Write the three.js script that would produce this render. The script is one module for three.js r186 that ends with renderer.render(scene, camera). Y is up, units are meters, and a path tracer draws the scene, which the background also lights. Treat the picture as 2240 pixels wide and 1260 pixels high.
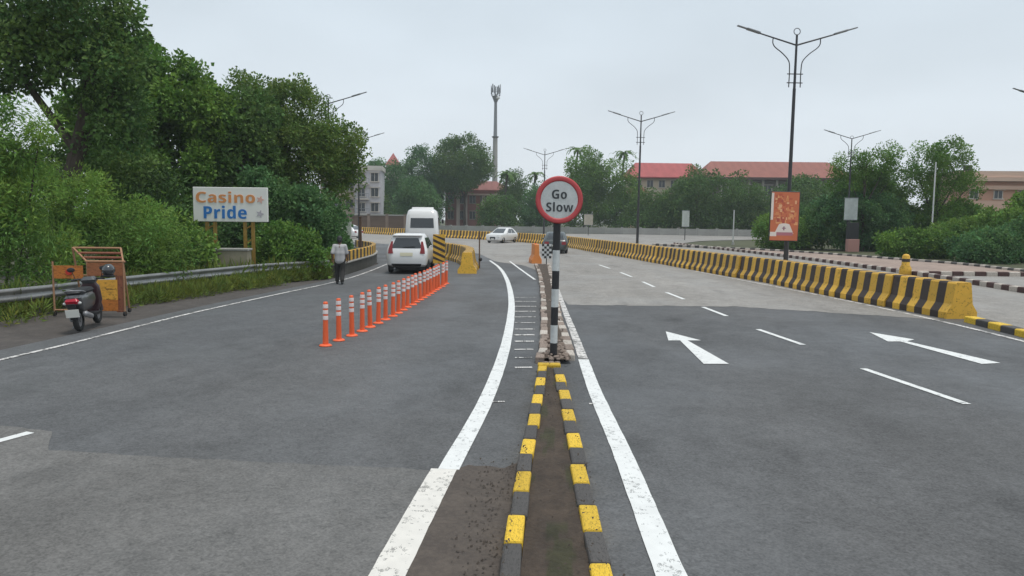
import * as THREE from 'three';
import { RoundedBoxGeometry } from 'three/addons/geometries/RoundedBoxGeometry.js';
import { mergeGeometries, toCreasedNormals, mergeVertices } from 'three/addons/utils/BufferGeometryUtils.js';
import { ImprovedNoise } from 'three/addons/math/ImprovedNoise.js';
import { MarchingCubes } from 'three/addons/objects/MarchingCubes.js';
import { FontLoader } from 'three/addons/loaders/FontLoader.js';
import { TextGeometry } from 'three/addons/geometries/TextGeometry.js';

// ---------------------------------------------------------------- camera, sky, sun, exposure
const scene = new THREE.Scene();
const camera = new THREE.PerspectiveCamera(41.8, 16 / 9, 0.1, 3000);
camera.position.set(0, 2.35, 0);
camera.rotation.order = 'YXZ';
camera.rotation.set(-0.09186, 0, 0.01047);

const renderer = new THREE.WebGLRenderer({ antialias: true });
renderer.setSize(1024, 576);
renderer.toneMapping = THREE.LinearToneMapping;
renderer.toneMappingExposure = 1.36;
renderer.shadowMap.enabled = true;

const noise = new ImprovedNoise();
const fbm = (x, y, z, o = 4) => { let a = 0, s = 0.5, f = 1; for (let i = 0; i < o; i++) { a += s * noise.noise(x * f, y * f, z * f); s *= 0.5; f *= 2.03; } return a; };
{
  const W = 1024, H = 512, px = new Float32Array(W * H * 4);
  for (let j = 0; j < H; j++) {
    const el = ((j + 0.5) / H - 0.5) * Math.PI, sy = Math.sin(el), cy = Math.cos(el);
    for (let i = 0; i < W; i++) {
      const az = ((i + 0.5) / W - 0.5) * 2 * Math.PI, X = Math.cos(az) * cy, Z = Math.sin(az) * cy;
      const up = Math.max(sy, 0);
      const k = Math.exp(-up * 6.0);                      // whiter, thicker air near the horizon
      const q = 1 / (up + 0.22);                          // flat cloud layer seen from below
      const c = fbm(X * q * 1.1 + 7, 3.1, Z * q * 1.1 + 2, 5) * 0.30 + fbm(X * q * 0.4, 9.1, Z * q * 0.4, 3) * 0.2;
      const m = 1 + c * (0.75 - 0.5 * k);
      const o = (j * W + i) * 4;
      px[o] = (0.465 * (1 - k) + 0.655 * k) * m * 1.02;
      px[o + 1] = (0.540 * (1 - k) + 0.685 * k) * m * 1.02;
      px[o + 2] = (0.606 * (1 - k) + 0.708 * k) * m * 1.02;
      px[o + 3] = 1;
    }
  }
  const sky = new THREE.DataTexture(px, W, H, THREE.RGBAFormat, THREE.FloatType);
  sky.mapping = THREE.EquirectangularReflectionMapping; sky.magFilter = sky.minFilter = THREE.LinearFilter; sky.needsUpdate = true;
  scene.background = sky; scene.environment = sky;
}
const sun = new THREE.DirectionalLight(new THREE.Color(1.0, 0.955, 0.885), 1.5);
sun.name = 'sun';
sun.position.set(20, 95, -18); sun.target.position.set(0, 0, -30);
sun.castShadow = true; sun.shadow.radius = 30; sun.shadow.mapSize.set(2048, 2048);
Object.assign(sun.shadow.camera, { left: -90, right: 90, top: 110, bottom: -110, near: 1, far: 400 });
scene.add(sun, sun.target);
scene.fog = new THREE.FogExp2(0xd6dde2, 0.00055);

// ---------------------------------------------------------------- helpers
function rngOf(seed) { let a = seed >>> 0; return () => { a = (a + 0x6D2B79F5) | 0; let t = Math.imul(a ^ (a >>> 15), 1 | a); t = (t + Math.imul(t ^ (t >>> 7), 61 | t)) ^ t; return ((t ^ (t >>> 14)) >>> 0) / 4294967296; }; }
const rnd = rngOf(20240);
const used = {};
const numbered = (n) => { const k = used[n] = (used[n] ?? -1) + 1; return k ? `${n}_${String(k).padStart(3, '0')}` : n; };
const shadowed = (m) => { m.castShadow = m.receiveShadow = true; return m; };
function thing(name, label, category, [x, y, d] = [0, 0, 0], turn = 0, group) {
  const o = new THREE.Group(); o.name = numbered(name); o.position.set(x, y, -d); o.rotation.y = turn;
  o.userData = { label, category }; if (group) o.userData.group = group; scene.add(o); return o;
}
function part(parent, name, geo, mat, pos, rot) {
  const m = shadowed(new THREE.Mesh(geo, mat)); m.name = name;
  if (pos) m.position.set(...pos); if (rot) m.rotation.set(...rot); parent.add(m); return m;
}
function structure(name, geo, mat) { const m = shadowed(new THREE.Mesh(geo, mat)); m.name = numbered(name); m.userData.kind = 'structure'; scene.add(m); return m; }
const ORD = ['first', 'second', 'third', 'fourth', 'fifth', 'sixth', 'seventh', 'eighth', 'ninth', 'tenth', 'eleventh', 'twelfth', 'thirteenth', 'fourteenth', 'fifteenth', 'sixteenth', 'seventeenth', 'eighteenth', 'nineteenth', 'twentieth'];
const ord = (i) => i < 20 ? ORD[i] : i < 29 ? 'twenty-' + ORD[i - 20] : i === 29 ? 'thirtieth' : i < 39 ? 'thirty-' + ORD[i - 30] : i === 39 ? 'fortieth' : i < 49 ? 'forty-' + ORD[i - 40] : i === 49 ? 'fiftieth' : 'fifty-' + ORD[i - 50];
const C = (r, g, b) => new THREE.Color().setRGB(r, g, b);
const moved = (g, x = 0, y = 0, z = 0, rx = 0, ry = 0, rz = 0) => { const m = new THREE.Matrix4().makeRotationFromEuler(new THREE.Euler(rx, ry, rz)); m.setPosition(x, y, z); return g.applyMatrix4(m); };
const box = (w, h, d, x = 0, y = 0, z = 0, r = 0) => moved(r ? new RoundedBoxGeometry(w, h, d, 1, r) : new THREE.BoxGeometry(w, h, d), x, y, z);
function rod(a, b, r0, r1 = r0, n = 8) {
  const A = new THREE.Vector3(...a), B = new THREE.Vector3(...b), v = B.clone().sub(A), g = new THREE.CylinderGeometry(r1, r0, v.length(), n);
  g.applyQuaternion(new THREE.Quaternion().setFromUnitVectors(new THREE.Vector3(0, 1, 0), v.normalize()));
  const c = A.add(B).multiplyScalar(0.5); g.translate(c.x, c.y, c.z); return g;
}
const tube = (pts, r, n = 20, k = 7) => new THREE.TubeGeometry(new THREE.CatmullRomCurve3(pts.map(p => new THREE.Vector3(...p))), n, r, k);
const merge = (list) => mergeGeometries(list.map(g => { const h = g.index ? g.toNonIndexed() : g; for (const k of Object.keys(h.attributes)) if (!['position', 'normal', 'uv'].includes(k)) h.deleteAttribute(k); return h; }));
const lerpTab = (tab) => (t) => { if (t <= tab[0][0]) return tab[0][1]; for (let i = 1; i < tab.length; i++) if (t <= tab[i][0]) { const [a, x] = tab[i - 1], [b, y] = tab[i], s = (t - a) / (b - a); return x + (y - x) * s; } return tab[tab.length - 1][1]; };
const curveOf = (pts) => new THREE.CatmullRomCurve3(pts.map(([x, d]) => new THREE.Vector3(x, 0, -d)), false, 'centripetal');

// ---------------------------------------------------------------- textures (tileable)
const enc = (v) => { v = Math.min(1, Math.max(0, v)); return Math.round(255 * (v <= 0.0031308 ? v * 12.92 : 1.055 * Math.pow(v, 1 / 2.4) - 0.055)); };
function tileNoise(seed, n) {
  const r = rngOf(seed), g = Float32Array.from({ length: n * n }, r), at = (i, j) => g[((j % n + n) % n) * n + ((i % n + n) % n)];
  return (u, v) => { const x = u * n, y = v * n, i = Math.floor(x), j = Math.floor(y); let a = x - i, b = y - j; a = a * a * (3 - 2 * a); b = b * b * (3 - 2 * b);
    return (at(i, j) * (1 - a) + at(i + 1, j) * a) * (1 - b) + (at(i, j + 1) * (1 - a) + at(i + 1, j + 1) * a) * b; };
}
function tex(size, fn, srgb = true) {
  const px = new Uint8Array(size * size * 4), e = srgb ? enc : (v) => Math.round(255 * Math.min(1, Math.max(0, v)));
  for (let j = 0; j < size; j++) for (let i = 0; i < size; i++) { const c = fn((i + 0.5) / size, (j + 0.5) / size), o = (j * size + i) * 4; for (let k = 0; k < 3; k++) px[o + k] = e(c.length ? c[k] : c); px[o + 3] = 255; }
  const t = new THREE.DataTexture(px, size, size); t.wrapS = t.wrapT = THREE.RepeatWrapping; t.magFilter = THREE.LinearFilter; t.minFilter = THREE.LinearMipmapLinearFilter; t.generateMipmaps = true;
  if (srgb) t.colorSpace = THREE.SRGBColorSpace; t.needsUpdate = true; return t;
}
const again = (t, u, v = u) => { const c = t.clone(); c.repeat.set(u, v); c.needsUpdate = true; return c; };
const N = [8, 16, 32, 64, 128, 256].map((n, i) => tileNoise(100 + i, n)), M = [5, 11, 23, 47, 97].map((n, i) => tileNoise(300 + i, n));
const fine = rngOf(5);
const T = {
  asphalt: tex(1024, (u, v) => 0.80 * (0.72 + 0.42 * (N[5](u, v) - 0.5) + 0.26 * (N[4](u, v) - 0.5) + 0.16 * (N[2](u, v) - 0.5) + 0.12 * (N[0](u, v) - 0.5) + (fine() < 0.02 ? 0.3 : 0) + 0.30 * fine())),
  gloss: tex(512, (u, v) => { const a = 0.55 * M[0](u, v) + 0.3 * M[1](u, v) + 0.15 * M[3](u, v); return 0.60 + 0.36 * Math.min(1, Math.max(0, (a - 0.28) * 2.2)); }, false),
  paint: tex(512, (u, v) => { const w = 0.45 * M[3](u, v) + 0.35 * N[5](u, v) + 0.2 * M[1](u, v); const k = w > 0.70 ? 0.45 : 1; return k * (0.84 + 0.10 * M[2](u, v) + 0.06 * fine()); }),
  worn: tex(512, (u, v) => { const w = 0.40 * M[3](u, v) + 0.30 * N[5](u, v) + 0.3 * M[1](u, v); const k = w > 0.55 ? 0.30 : 1; return k * (0.78 + 0.16 * M[2](u, v) + 0.06 * fine()); }),
  chipped: tex(512, (u, v) => { const w = 0.4 * M[2](u, v) + 0.35 * M[4](u, v) + 0.25 * M[1](u, v), g = Math.max(0, 0.6 * N[1](u, v) + 0.4 * M[3](u, v) - 0.5) * 1.1; const k = w > 0.67 ? 0.35 : 1; return k * (0.82 + 0.14 * M[1](u, v) + 0.06 * N[5](u, v) - g); }),
  soil: tex(512, (u, v) => { const a = 0.35 * M[1](u, v) + 0.35 * M[3](u, v) + 0.3 * N[5](u, v), p = fine() < 0.02 ? 0.3 : 0; return [0.42 + 0.55 * a + p, 0.40 + 0.52 * a + p, 0.40 + 0.46 * a + p]; }),
  concrete: tex(512, (u, v) => { const a = 0.4 * M[0](u, v) + 0.3 * M[2](u, v) + 0.3 * M[4](u, v); return 0.62 + 0.38 * a; }),
  bark: tex(256, (u, v) => 0.5 + 0.5 * (0.6 * tB(u, v) + 0.4 * M[4](u, v))),
};
function tB(u, v) { return N[2](u, v * 0.25); }
const std = (o) => new THREE.MeshStandardMaterial({ roughness: 0.8, ...o });
const G_ = again(T.gloss, 0.11);
const MAT = {
  asphalt: std({ color: C(1, 1, 1), vertexColors: true, map: again(T.asphalt, 0.3), roughnessMap: G_, roughness: 1, bumpMap: again(T.asphalt, 0.3), bumpScale: 0.007 }),
  white: std({ color: C(0.80, 0.80, 0.78), map: again(T.paint, 0.6), roughness: 0.6 }),
  wornWhite: std({ color: C(0.72, 0.69, 0.66), map: again(T.worn, 0.55), roughness: 0.75 }),
  soil: std({ color: C(0.115, 0.088, 0.068), map: again(T.soil, 0.7), roughness: 0.97, bumpMap: again(T.soil, 0.7), bumpScale: 0.03 }),
  dirt: std({ color: C(0.115, 0.105, 0.10), map: again(T.soil, 0.35), roughness: 0.97, bumpMap: again(T.soil, 0.35), bumpScale: 0.02 }),
  land: std({ color: C(0.11, 0.12, 0.06), map: again(T.soil, 0.1), roughness: 1 }),
  pave: std({ color: C(0.46, 0.36, 0.31), map: again(T.soil, 0.2), roughness: 0.95 }),
  kYellow: std({ color: C(0.78, 0.50, 0.035), map: again(T.chipped, 1.3), roughness: 0.7 }),
  kBlack: std({ color: C(0.085, 0.078, 0.074), map: again(T.chipped, 1.3), roughness: 0.75 }),
  kWhite: std({ color: C(0.62, 0.55, 0.48), map: again(T.chipped, 1.1), roughness: 0.85 }),
  kMaroon: std({ color: C(0.10, 0.05, 0.045), map: again(T.chipped, 1.1), roughness: 0.85 }),
  kStone: std({ color: C(0.29, 0.225, 0.185), map: again(T.chipped, 0.9), roughness: 0.9 }),
  bYellow: std({ color: C(0.80, 0.455, 0.05), map: again(T.paint, 0.5), roughness: 0.6 }),
  bBlack: std({ color: C(0.055, 0.038, 0.032), map: again(T.paint, 0.5), roughness: 0.65 }),
  concrete: std({ color: C(0.40, 0.39, 0.36), map: again(T.concrete, 0.3), roughness: 0.9 }),
  mossy: std({ color: C(0.10, 0.095, 0.08), map: again(T.concrete, 0.5), roughness: 0.95 }),
  steel: std({ color: C(0.36, 0.36, 0.35), map: again(T.concrete, 0.6), roughness: 0.45, metalness: 0.55 }),
  rust: std({ color: C(0.16, 0.10, 0.07), map: again(T.concrete, 1), roughness: 0.9 }),
  pole: std({ color: C(0.05, 0.05, 0.053), roughness: 0.45, metalness: 0.3 }),
  grey: std({ color: C(0.23, 0.24, 0.25), roughness: 0.5, metalness: 0.2 }),
  black: std({ color: C(0.02, 0.02, 0.022), roughness: 0.6 }),
  rubber: std({ color: C(0.018, 0.018, 0.018), roughness: 0.85 }),
  orange: std({ color: C(0.82, 0.125, 0.035), roughness: 0.5 }),
  reflect: std({ color: C(0.80, 0.70, 0.68), roughness: 0.35 }),
  signRed: std({ color: C(0.50, 0.065, 0.07), roughness: 0.45 }),
  signWhite: std({ color: C(0.68, 0.70, 0.69), map: again(T.concrete, 0.5), roughness: 0.5 }),
  letter: std({ color: C(0.045, 0.05, 0.055), roughness: 0.6 }),
  carWhite: new THREE.MeshPhysicalMaterial({ color: C(0.76, 0.75, 0.74), roughness: 0.4, clearcoat: 0.8, clearcoatRoughness: 0.08 }),
  carDark: new THREE.MeshPhysicalMaterial({ color: C(0.035, 0.045, 0.045), roughness: 0.4, clearcoat: 0.9, clearcoatRoughness: 0.08 }),
  carGlass: new THREE.MeshPhysicalMaterial({ color: C(0.02, 0.022, 0.024), roughness: 0.08, clearcoat: 1 }),
  tail: std({ color: C(0.20, 0.012, 0.014), roughness: 0.25 }),
  lampGlass: std({ color: C(0.6, 0.6, 0.58), roughness: 0.2 }),
  plate: std({ color: C(0.75, 0.74, 0.68), roughness: 0.5 }),
  plateYellow: std({ color: C(0.62, 0.58, 0.42), roughness: 0.5 }),
  chrome: std({ color: C(0.55, 0.55, 0.56), roughness: 0.25, metalness: 0.9 }),
  bark: std({ color: C(0.10, 0.078, 0.06), map: again(T.bark, 1), roughness: 0.95 }),
};

const variants = (m, n = 5) => Array.from({ length: n }, (_, i) => { const c = m.clone(); c.map = m.map.clone(); c.map.offset.set(0.137 * i * 3, 0.211 * i * 2); c.map.rotation = i * 0.7; c.map.needsUpdate = true; c.color.multiplyScalar(0.86 + 0.07 * i); return c; });
const VAR = Object.fromEntries(['kYellow', 'kBlack', 'kWhite', 'kMaroon', 'kStone', 'bYellow', 'bBlack'].map(k => [k, variants(MAT[k], k === 'kWhite' || k === 'kMaroon' ? 3 : 5)]));
const anyOf = (k) => VAR[k][Math.floor(rnd() * VAR[k].length)];
// ---------------------------------------------------------------- ground and roads
function gridSheet(rows, L, R, cols, y, tint, yFn) {
  const p = [], uv = [], col = [], idx = [];
  rows.forEach((d, r) => { const a = L(d), b = R(d); for (let c = 0; c <= cols; c++) { const x = a + (b - a) * c / cols; p.push(x, y + (yFn ? yFn(x, d) : 0), -d); uv.push(x, d); const t = tint ? tint(x, d) : [1, 1, 1]; col.push(...t);
    if (r && c) { const i = r * (cols + 1) + c; idx.push(i - cols - 2, i - cols - 1, i, i - cols - 2, i, i - 1); } } });
  const g = new THREE.BufferGeometry(); g.setAttribute('position', new THREE.Float32BufferAttribute(p, 3)); g.setAttribute('uv', new THREE.Float32BufferAttribute(uv, 2)); g.setAttribute('color', new THREE.Float32BufferAttribute(col, 3)); g.setIndex(idx); g.computeVertexNormals(); return g;
}
const rowsOf = (a, b, near = 0.35) => { const r = []; for (let d = a; d < b; d += Math.max(near, Math.abs(d) * 0.03)) r.push(d); r.push(b); return r; };
// tints: new asphalt is blue black, old asphalt is grey brown; stains are patchy with a grain of their own
const wheelPath = (x, d) => { const lanes = [[-6.6, -3.9, -2.6, -0.9], [2.2, 4.1, 6.6, 8.7]]; let a = 0; for (const l of lanes) for (const c of l) { const e = (x - c + 0.012 * Math.max(0, d - 18) * Math.max(0, d - 18) * 0.25) / 0.33; a += Math.exp(-e * e); } return a; };
const drip = (x, d) => { const n = noise.noise(x * 2.3 + 50, 6.6, d * 1.1); return n > 0.42 ? (n - 0.42) * 0.9 : 0; };
const stain = (x, d) => 1 + 0.28 * fbm(x * 0.35, 1.7, d * 0.16, 4) + 0.18 * fbm(x * 1.6 + 9, 4.2, d * 0.5, 4) - 0.07 * wheelPath(x, d) * (0.6 + noise.noise(x * 0.8, 2, d * 0.25)) - drip(x, d);
const freshTint = (x, d) => { const s = stain(x, d), w = fbm(x * 0.2 + 4, 8.2, d * 0.12, 3) * 0.06; return [(0.140 + w * 0.15) * s, 0.141 * s, (0.144 - w * 0.15) * s]; };
const oldTint = (x, d) => { const s = stain(x + 30, d); return [0.192 * s, 0.184 * s, 0.175 * s]; };
const paleTint = (x, d) => { const s = stain(x + 60, d * 0.6); return [0.385 * s, 0.358 * s, 0.328 * s]; };

const ground = structure('ground', (() => { const g = new THREE.PlaneGeometry(1000, 1000, 1, 1); g.rotateX(-Math.PI / 2); const p = g.attributes.position, uv = g.attributes.uv; for (let i = 0; i < p.count; i++) uv.setXY(i, p.getX(i), p.getZ(i)); g.translate(0, -0.06, -300); return g; })(), MAT.land);

const roadL = lerpTab([[-8, -9.6], [12, -8.9], [20, -8.0], [26, -7.1], [29, -6.75], [38, -6.7], [46, -9.5], [60, -17], [80, -30], [100, -44], [125, -58]]);
const barrierPts = [[11.08, 18.45], [10.93, 20.1], [10.62, 22.4], [10.38, 25.0], [10.05, 28.9], [9.44, 32.6], [8.69, 37.8], [7.66, 45.2], [6.2, 54.5], [4.9, 63], [2.9, 71.5], [-0.3, 79], [-4.3, 85.5], [-9, 91.5], [-15.6, 101], [-24, 112]];
const roadR = lerpTab([[-8, 10.75], [8, 10.75], [15, 10.85], ...barrierPts.map(([x, d]) => [d, x + 0.2]), [125, -33]]);
const road = structure('road', gridSheet(rowsOf(-4, 125, 0.16), roadL, roadR, 130, 0, freshTint), MAT.asphalt);
const onRoad = (name, geo, mat) => part(road, name, geo, mat);
// older, browner asphalt in the foreground of the left carriageway, its seam a little ragged
{
  const seamD = (x) => lerpTab([[-9.5, 8.3], [-5.4, 8.15], [-4.95, 7.95], [-4.6, 7.34], [-3.4, 7.16], [-1.8, 6.97], [-0.5, 6.85], [0.2, 6.82]])(x) + 0.05 * noise.noise(x * 3.1, 0, 2) + 0.02 * noise.noise(x * 11, 0, 5);
  const p = [], uv = [], col = [], idx = [], nx = 110, nz = 110;
  for (let i = 0; i <= nx; i++) { const x = -9.5 + (9.62) * i / nx, e = seamD(x); for (let j = 0; j <= nz; j++) { const d = -4 + (e + 4) * j / nz; p.push(x, 0.004, -d); uv.push(x, d); col.push(...oldTint(x, d)); if (i && j) { const k = i * (nz + 1) + j; idx.push(k - nz - 2, k, k - nz - 1, k - nz - 2, k - 1, k); } } }
  const g = new THREE.BufferGeometry(); g.setAttribute('position', new THREE.Float32BufferAttribute(p, 3)); g.setAttribute('uv', new THREE.Float32BufferAttribute(uv, 2)); g.setAttribute('color', new THREE.Float32BufferAttribute(col, 3)); g.setIndex(idx); g.computeVertexNormals();
  onRoad('asphalt_patch', g, MAT.asphalt).userData.label = 'older browner asphalt with a ragged seam';
}
// earth washed off the median, lying between the near edge line and the kerb
{
  const L = (d) => lerpTab([[1, -0.95], [4.76, -0.66], [6.88, -0.47], [12, -0.02]])(d), E = 7.0;
  const p = [], uv = [], idx = [], nx = 14, rows = rowsOf(1, E, 0.06);
  rows.forEach((d, r) => { const k = Math.min(1, Math.max(0, (E - d) / 0.8)); for (let i = 0; i <= nx; i++) { const x = L(d) - 0.05 + 0.03 * noise.noise(d * 3, 1, 1) * (1 - i / nx) + 0.02 * noise.noise(d * 13, 1, 1) * (1 - i / nx) + (0.66 + 0.02 * d) * i / nx; p.push(x, 0.0068, -(d + (1 - k) * (0.3 * noise.noise(x * 5, 3, 2) + 0.12 * noise.noise(x * 17, 3, 2)))); uv.push(x, d); if (r && i) { const q = r * (nx + 1) + i; idx.push(q - nx - 2, q - nx - 1, q, q - nx - 2, q, q - 1); } } });
  const g = new THREE.BufferGeometry(); g.setAttribute('position', new THREE.Float32BufferAttribute(p, 3)); g.setAttribute('uv', new THREE.Float32BufferAttribute(uv, 2)); g.setIndex(idx); g.computeVertexNormals();
  onRoad('earth_patch', g, std({ color: C(0.125, 0.106, 0.093), map: again(T.soil, 0.8), roughness: 0.95, bumpMap: again(T.soil, 0.8), bumpScale: 0.01 })).userData.label = 'brown earth washed along the median kerb';
}
// older, paler asphalt far along the right carriageway
{
  const lx = lerpTab([[20.6, 1.55], [24, 1.45], [30, 1.7], [38, 0.6], [41, -0.9], [50, -2.2], [62, -7], [80, -24], [124, -54]]);
  const p = [], uv = [], col = [], idx = [], nx = 80, rows = rowsOf(20.6, 122, 0.3);
  rows.forEach((d0, r) => { for (let i = 0; i <= nx; i++) { const a = lx(d0), b = roadR(d0) - 0.55, x = a + (b - a) * i / nx; const k = Math.max(0, 1 - (d0 - 20.6) / 8), d = d0 + k * (0.18 * noise.noise(x * 2.2, 1, 4) + 0.08 * noise.noise(x * 7, 1, 9) - Math.max(0, x - 6.2) * 0.55);
    p.push(x, 0.004, -d); uv.push(x, d); col.push(...paleTint(x, d)); if (r && i) { const q = r * (nx + 1) + i; idx.push(q - nx - 2, q - nx - 1, q, q - nx - 2, q, q - 1); } } });
  const g = new THREE.BufferGeometry(); g.setAttribute('position', new THREE.Float32BufferAttribute(p, 3)); g.setAttribute('uv', new THREE.Float32BufferAttribute(uv, 2)); g.setAttribute('color', new THREE.Float32BufferAttribute(col, 3)); g.setIndex(idx); g.computeVertexNormals();
  onRoad('asphalt_patch', g, MAT.asphalt).userData.label = 'older paler asphalt in the distance';
}
function strip(pts, width, y = 0.009, n = 60, ragged = 0.006) {
  const c = curveOf(pts), p = [], uv = [], idx = [];
  for (let i = 0; i <= n; i++) { const t = i / n, q = c.getPointAt(t), tg = c.getTangentAt(t), w = (typeof width === 'number' ? width : width(t)) / 2, nx = -tg.z, nz = tg.x;
    for (const s of [-1, 1]) { const e = w + ragged * noise.noise(q.x * 9, s * 7.3, q.z * 6); p.push(q.x + s * nx * e, y, q.z + s * nz * e); uv.push(q.x + s * nx * e, -q.z); }
    if (i) { const k = i * 2; idx.push(k - 2, k, k - 1, k - 1, k, k + 1); } }
  const g = new THREE.BufferGeometry(); g.setAttribute('position', new THREE.Float32BufferAttribute(p, 3)); g.setAttribute('uv', new THREE.Float32BufferAttribute(uv, 2)); g.setIndex(idx); g.computeVertexNormals();
  if (g.attributes.normal.getY(0) < 0) { const ix = g.index.array; for (let i = 0; i < ix.length; i += 3) { const t = ix[i]; ix[i] = ix[i + 1]; ix[i + 1] = t; } g.computeVertexNormals(); } return g;
}
// painted markings
const creamPaint = MAT.white.clone(); creamPaint.color.setRGB(0.77, 0.73, 0.67);
onRoad('edge_line', strip([[-1.02, 1.2], [-0.93, 3], [-0.80, 4.76], [-0.62, 6.88]], 0.245), creamPaint);
onRoad('edge_line', strip([[-0.575, 6.87], [-0.33, 9.5], [-0.13, 13.17], [-0.02, 18.2], [-0.025, 22.5], [-0.22, 29.4], [-0.62, 36], [-1.25, 42]], (t) => 0.20 - 0.07 * t, 0.009, 90), MAT.white);
onRoad('edge_line', strip([[1.02, 1.2], [1.075, 4.8], [1.13, 7.3], [1.15, 10.05], [1.21, 12.5]], (t) => 0.225 - 0.05 * t), MAT.white);
onRoad('edge_line', strip([[1.215, 12.55], [1.30, 16], [1.36, 19], [1.52, 25]], (t) => 0.16 - 0.04 * t), MAT.wornWhite);
onRoad('edge_line', strip([[-8.9, 4], [-8.55, 8.5], [-8.2, 11.94], [-8.02, 13.5], [-7.9, 15.38], [-7.73, 17.6], [-7.4, 20.23], [-6.9, 23.62], [-6.5, 26.2], [-6.25, 29], [-6.2, 33], [-6.3, 38]], 0.10, 0.009, 90), MAT.wornWhite);
onRoad('edge_line', strip([[10.05, 5], [10.24, 11], [10.27, 14.92], [10.30, 17.3], [10.12, 21.3], [9.5, 27], [8.5, 35]], 0.12, 0.009, 90), MAT.wornWhite);
for (const [a, b] of [[[5.94, 9.64], [5.66, 11.97]], [[5.57, 14.25], [5.36, 16.26]], [[5.31, 18.49], [5.2, 20.4]], [[5.13, 22.38], [5.03, 24.46]], [[5.0, 26.43], [4.97, 28.6]], [[4.93, 31.0], [4.84, 33.6]], [[4.7, 36.2], [4.5, 39]], [[6.3, 5.4], [6.1, 7.4]], [[-5.9, 6.1], [-5.16, 7.93]]])
  onRoad('lane_dash', strip([a, b], 0.12, 0.009, 8), MAT.white);
onRoad('lane_dash', strip([[0.88, 29.08], [0.38, 35], [-0.14, 41.4]], 0.10, 0.009, 16), MAT.white);
for (const [a, b] of [[[-0.24, 9.5], [-0.08, 9.52]], [[1.0, 9.45], [1.09, 9.45]]]) onRoad('paint_tick', strip([a, b], 0.06, 0.009, 4), MAT.wornWhite);
[11.75, 12.6, 13.4, 14.3, 15.1, 15.9, 16.9, 17.9, 19.0, 20.1, 21.3, 22.4].forEach((d, i) => { const x1 = lerpTab([[11, 0.36], [17.5, 0.62], [24, 0.86]])(d); onRoad('rumble_stripe', strip([[0.06 + 0.05 * Math.sin(i * 3.1), d], [x1 - 0.06, d + 0.04]], 0.09 + 0.03 * Math.sin(i * 5), 0.009, 10, 0.03), MAT.wornWhite); });
{ // lane arrows: triangular head, shaft that widens to its tail
  const arrow = (P) => { const s = new THREE.Shape(P.map(([x, d]) => new THREE.Vector2(x, d))), g = new THREE.ShapeGeometry(s); g.rotateX(-Math.PI / 2); g.translate(0, 0.009, 0); return g; };
  onRoad('arrow_marking', arrow([[3.26, 15.8], [3.07, 14.6], [3.30, 14.62], [3.16, 12.22], [3.58, 12.24], [3.45, 14.62], [3.72, 14.65]]), MAT.white).userData.label = 'straight ahead arrow nearest the median';
  onRoad('arrow_marking', arrow([[7.66, 16.0], [7.44, 14.75], [7.69, 14.78], [7.88, 12.47], [8.26, 12.57], [7.84, 14.8], [8.12, 15.05]]), MAT.white).userData.label = 'straight ahead arrow in the lane by the barrier';
}
structure('verge', gridSheet(rowsOf(-8, 45), lerpTab([[-8, -16], [15, -16], [30, -14], [45, -16]]), (d) => roadL(d) + 0.02, 24, -0.03, null, (x, d) => { const t = Math.max(0, roadL(d) - x - 3.0); return Math.min(0.5, t * 0.22) + 0.05 * fbm(x * 1.2, 3, d * 1.2, 3) * Math.min(1, t + 0.15); }), MAT.dirt);
const lowKerbPts = [[16.9, 8], [17.3, 17], [17.6, 25.8], [17.84, 28.5], [18.18, 34.4], [18.24, 41.2], [18.0, 51.3], [16.9, 62.5], [15.9, 74]];
const upKerbPts = [[23.6, 22], [24.3, 30], [24.4, 35.9], [24.6, 41.5], [23.5, 46.7], [22.0, 53.4], [20.2, 58], [17.2, 63], [13, 70]];
structure('opposite_road', gridSheet(rowsOf(-8, 122), (d) => roadR(d) + 0.04, lerpTab([[-8, 16.6], ...lowKerbPts.map(([x, d]) => [d, x - 0.02]), [88, 22], [105, 40], [122, 55]]), 26, -0.008, paleTint), MAT.asphalt);
structure('slip_road', gridSheet(rowsOf(-8, 34), (d) => lerpTab(lowKerbPts.map(([x, d]) => [d, x + 0.02]))(d), lerpTab([[-8, 23.2], ...upKerbPts.map(([x, d]) => [d, x])]), 16, -0.012, paleTint), MAT.asphalt);
structure('pavement', gridSheet(rowsOf(34.05, 74), (d) => lerpTab(lowKerbPts.map(([x, d]) => [d, x + 0.05]))(d), lerpTab([...upKerbPts.slice(2).map(([x, d]) => [d, x - 0.03]), [74, 16.2]]), 12, 0.08), MAT.pave);

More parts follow.
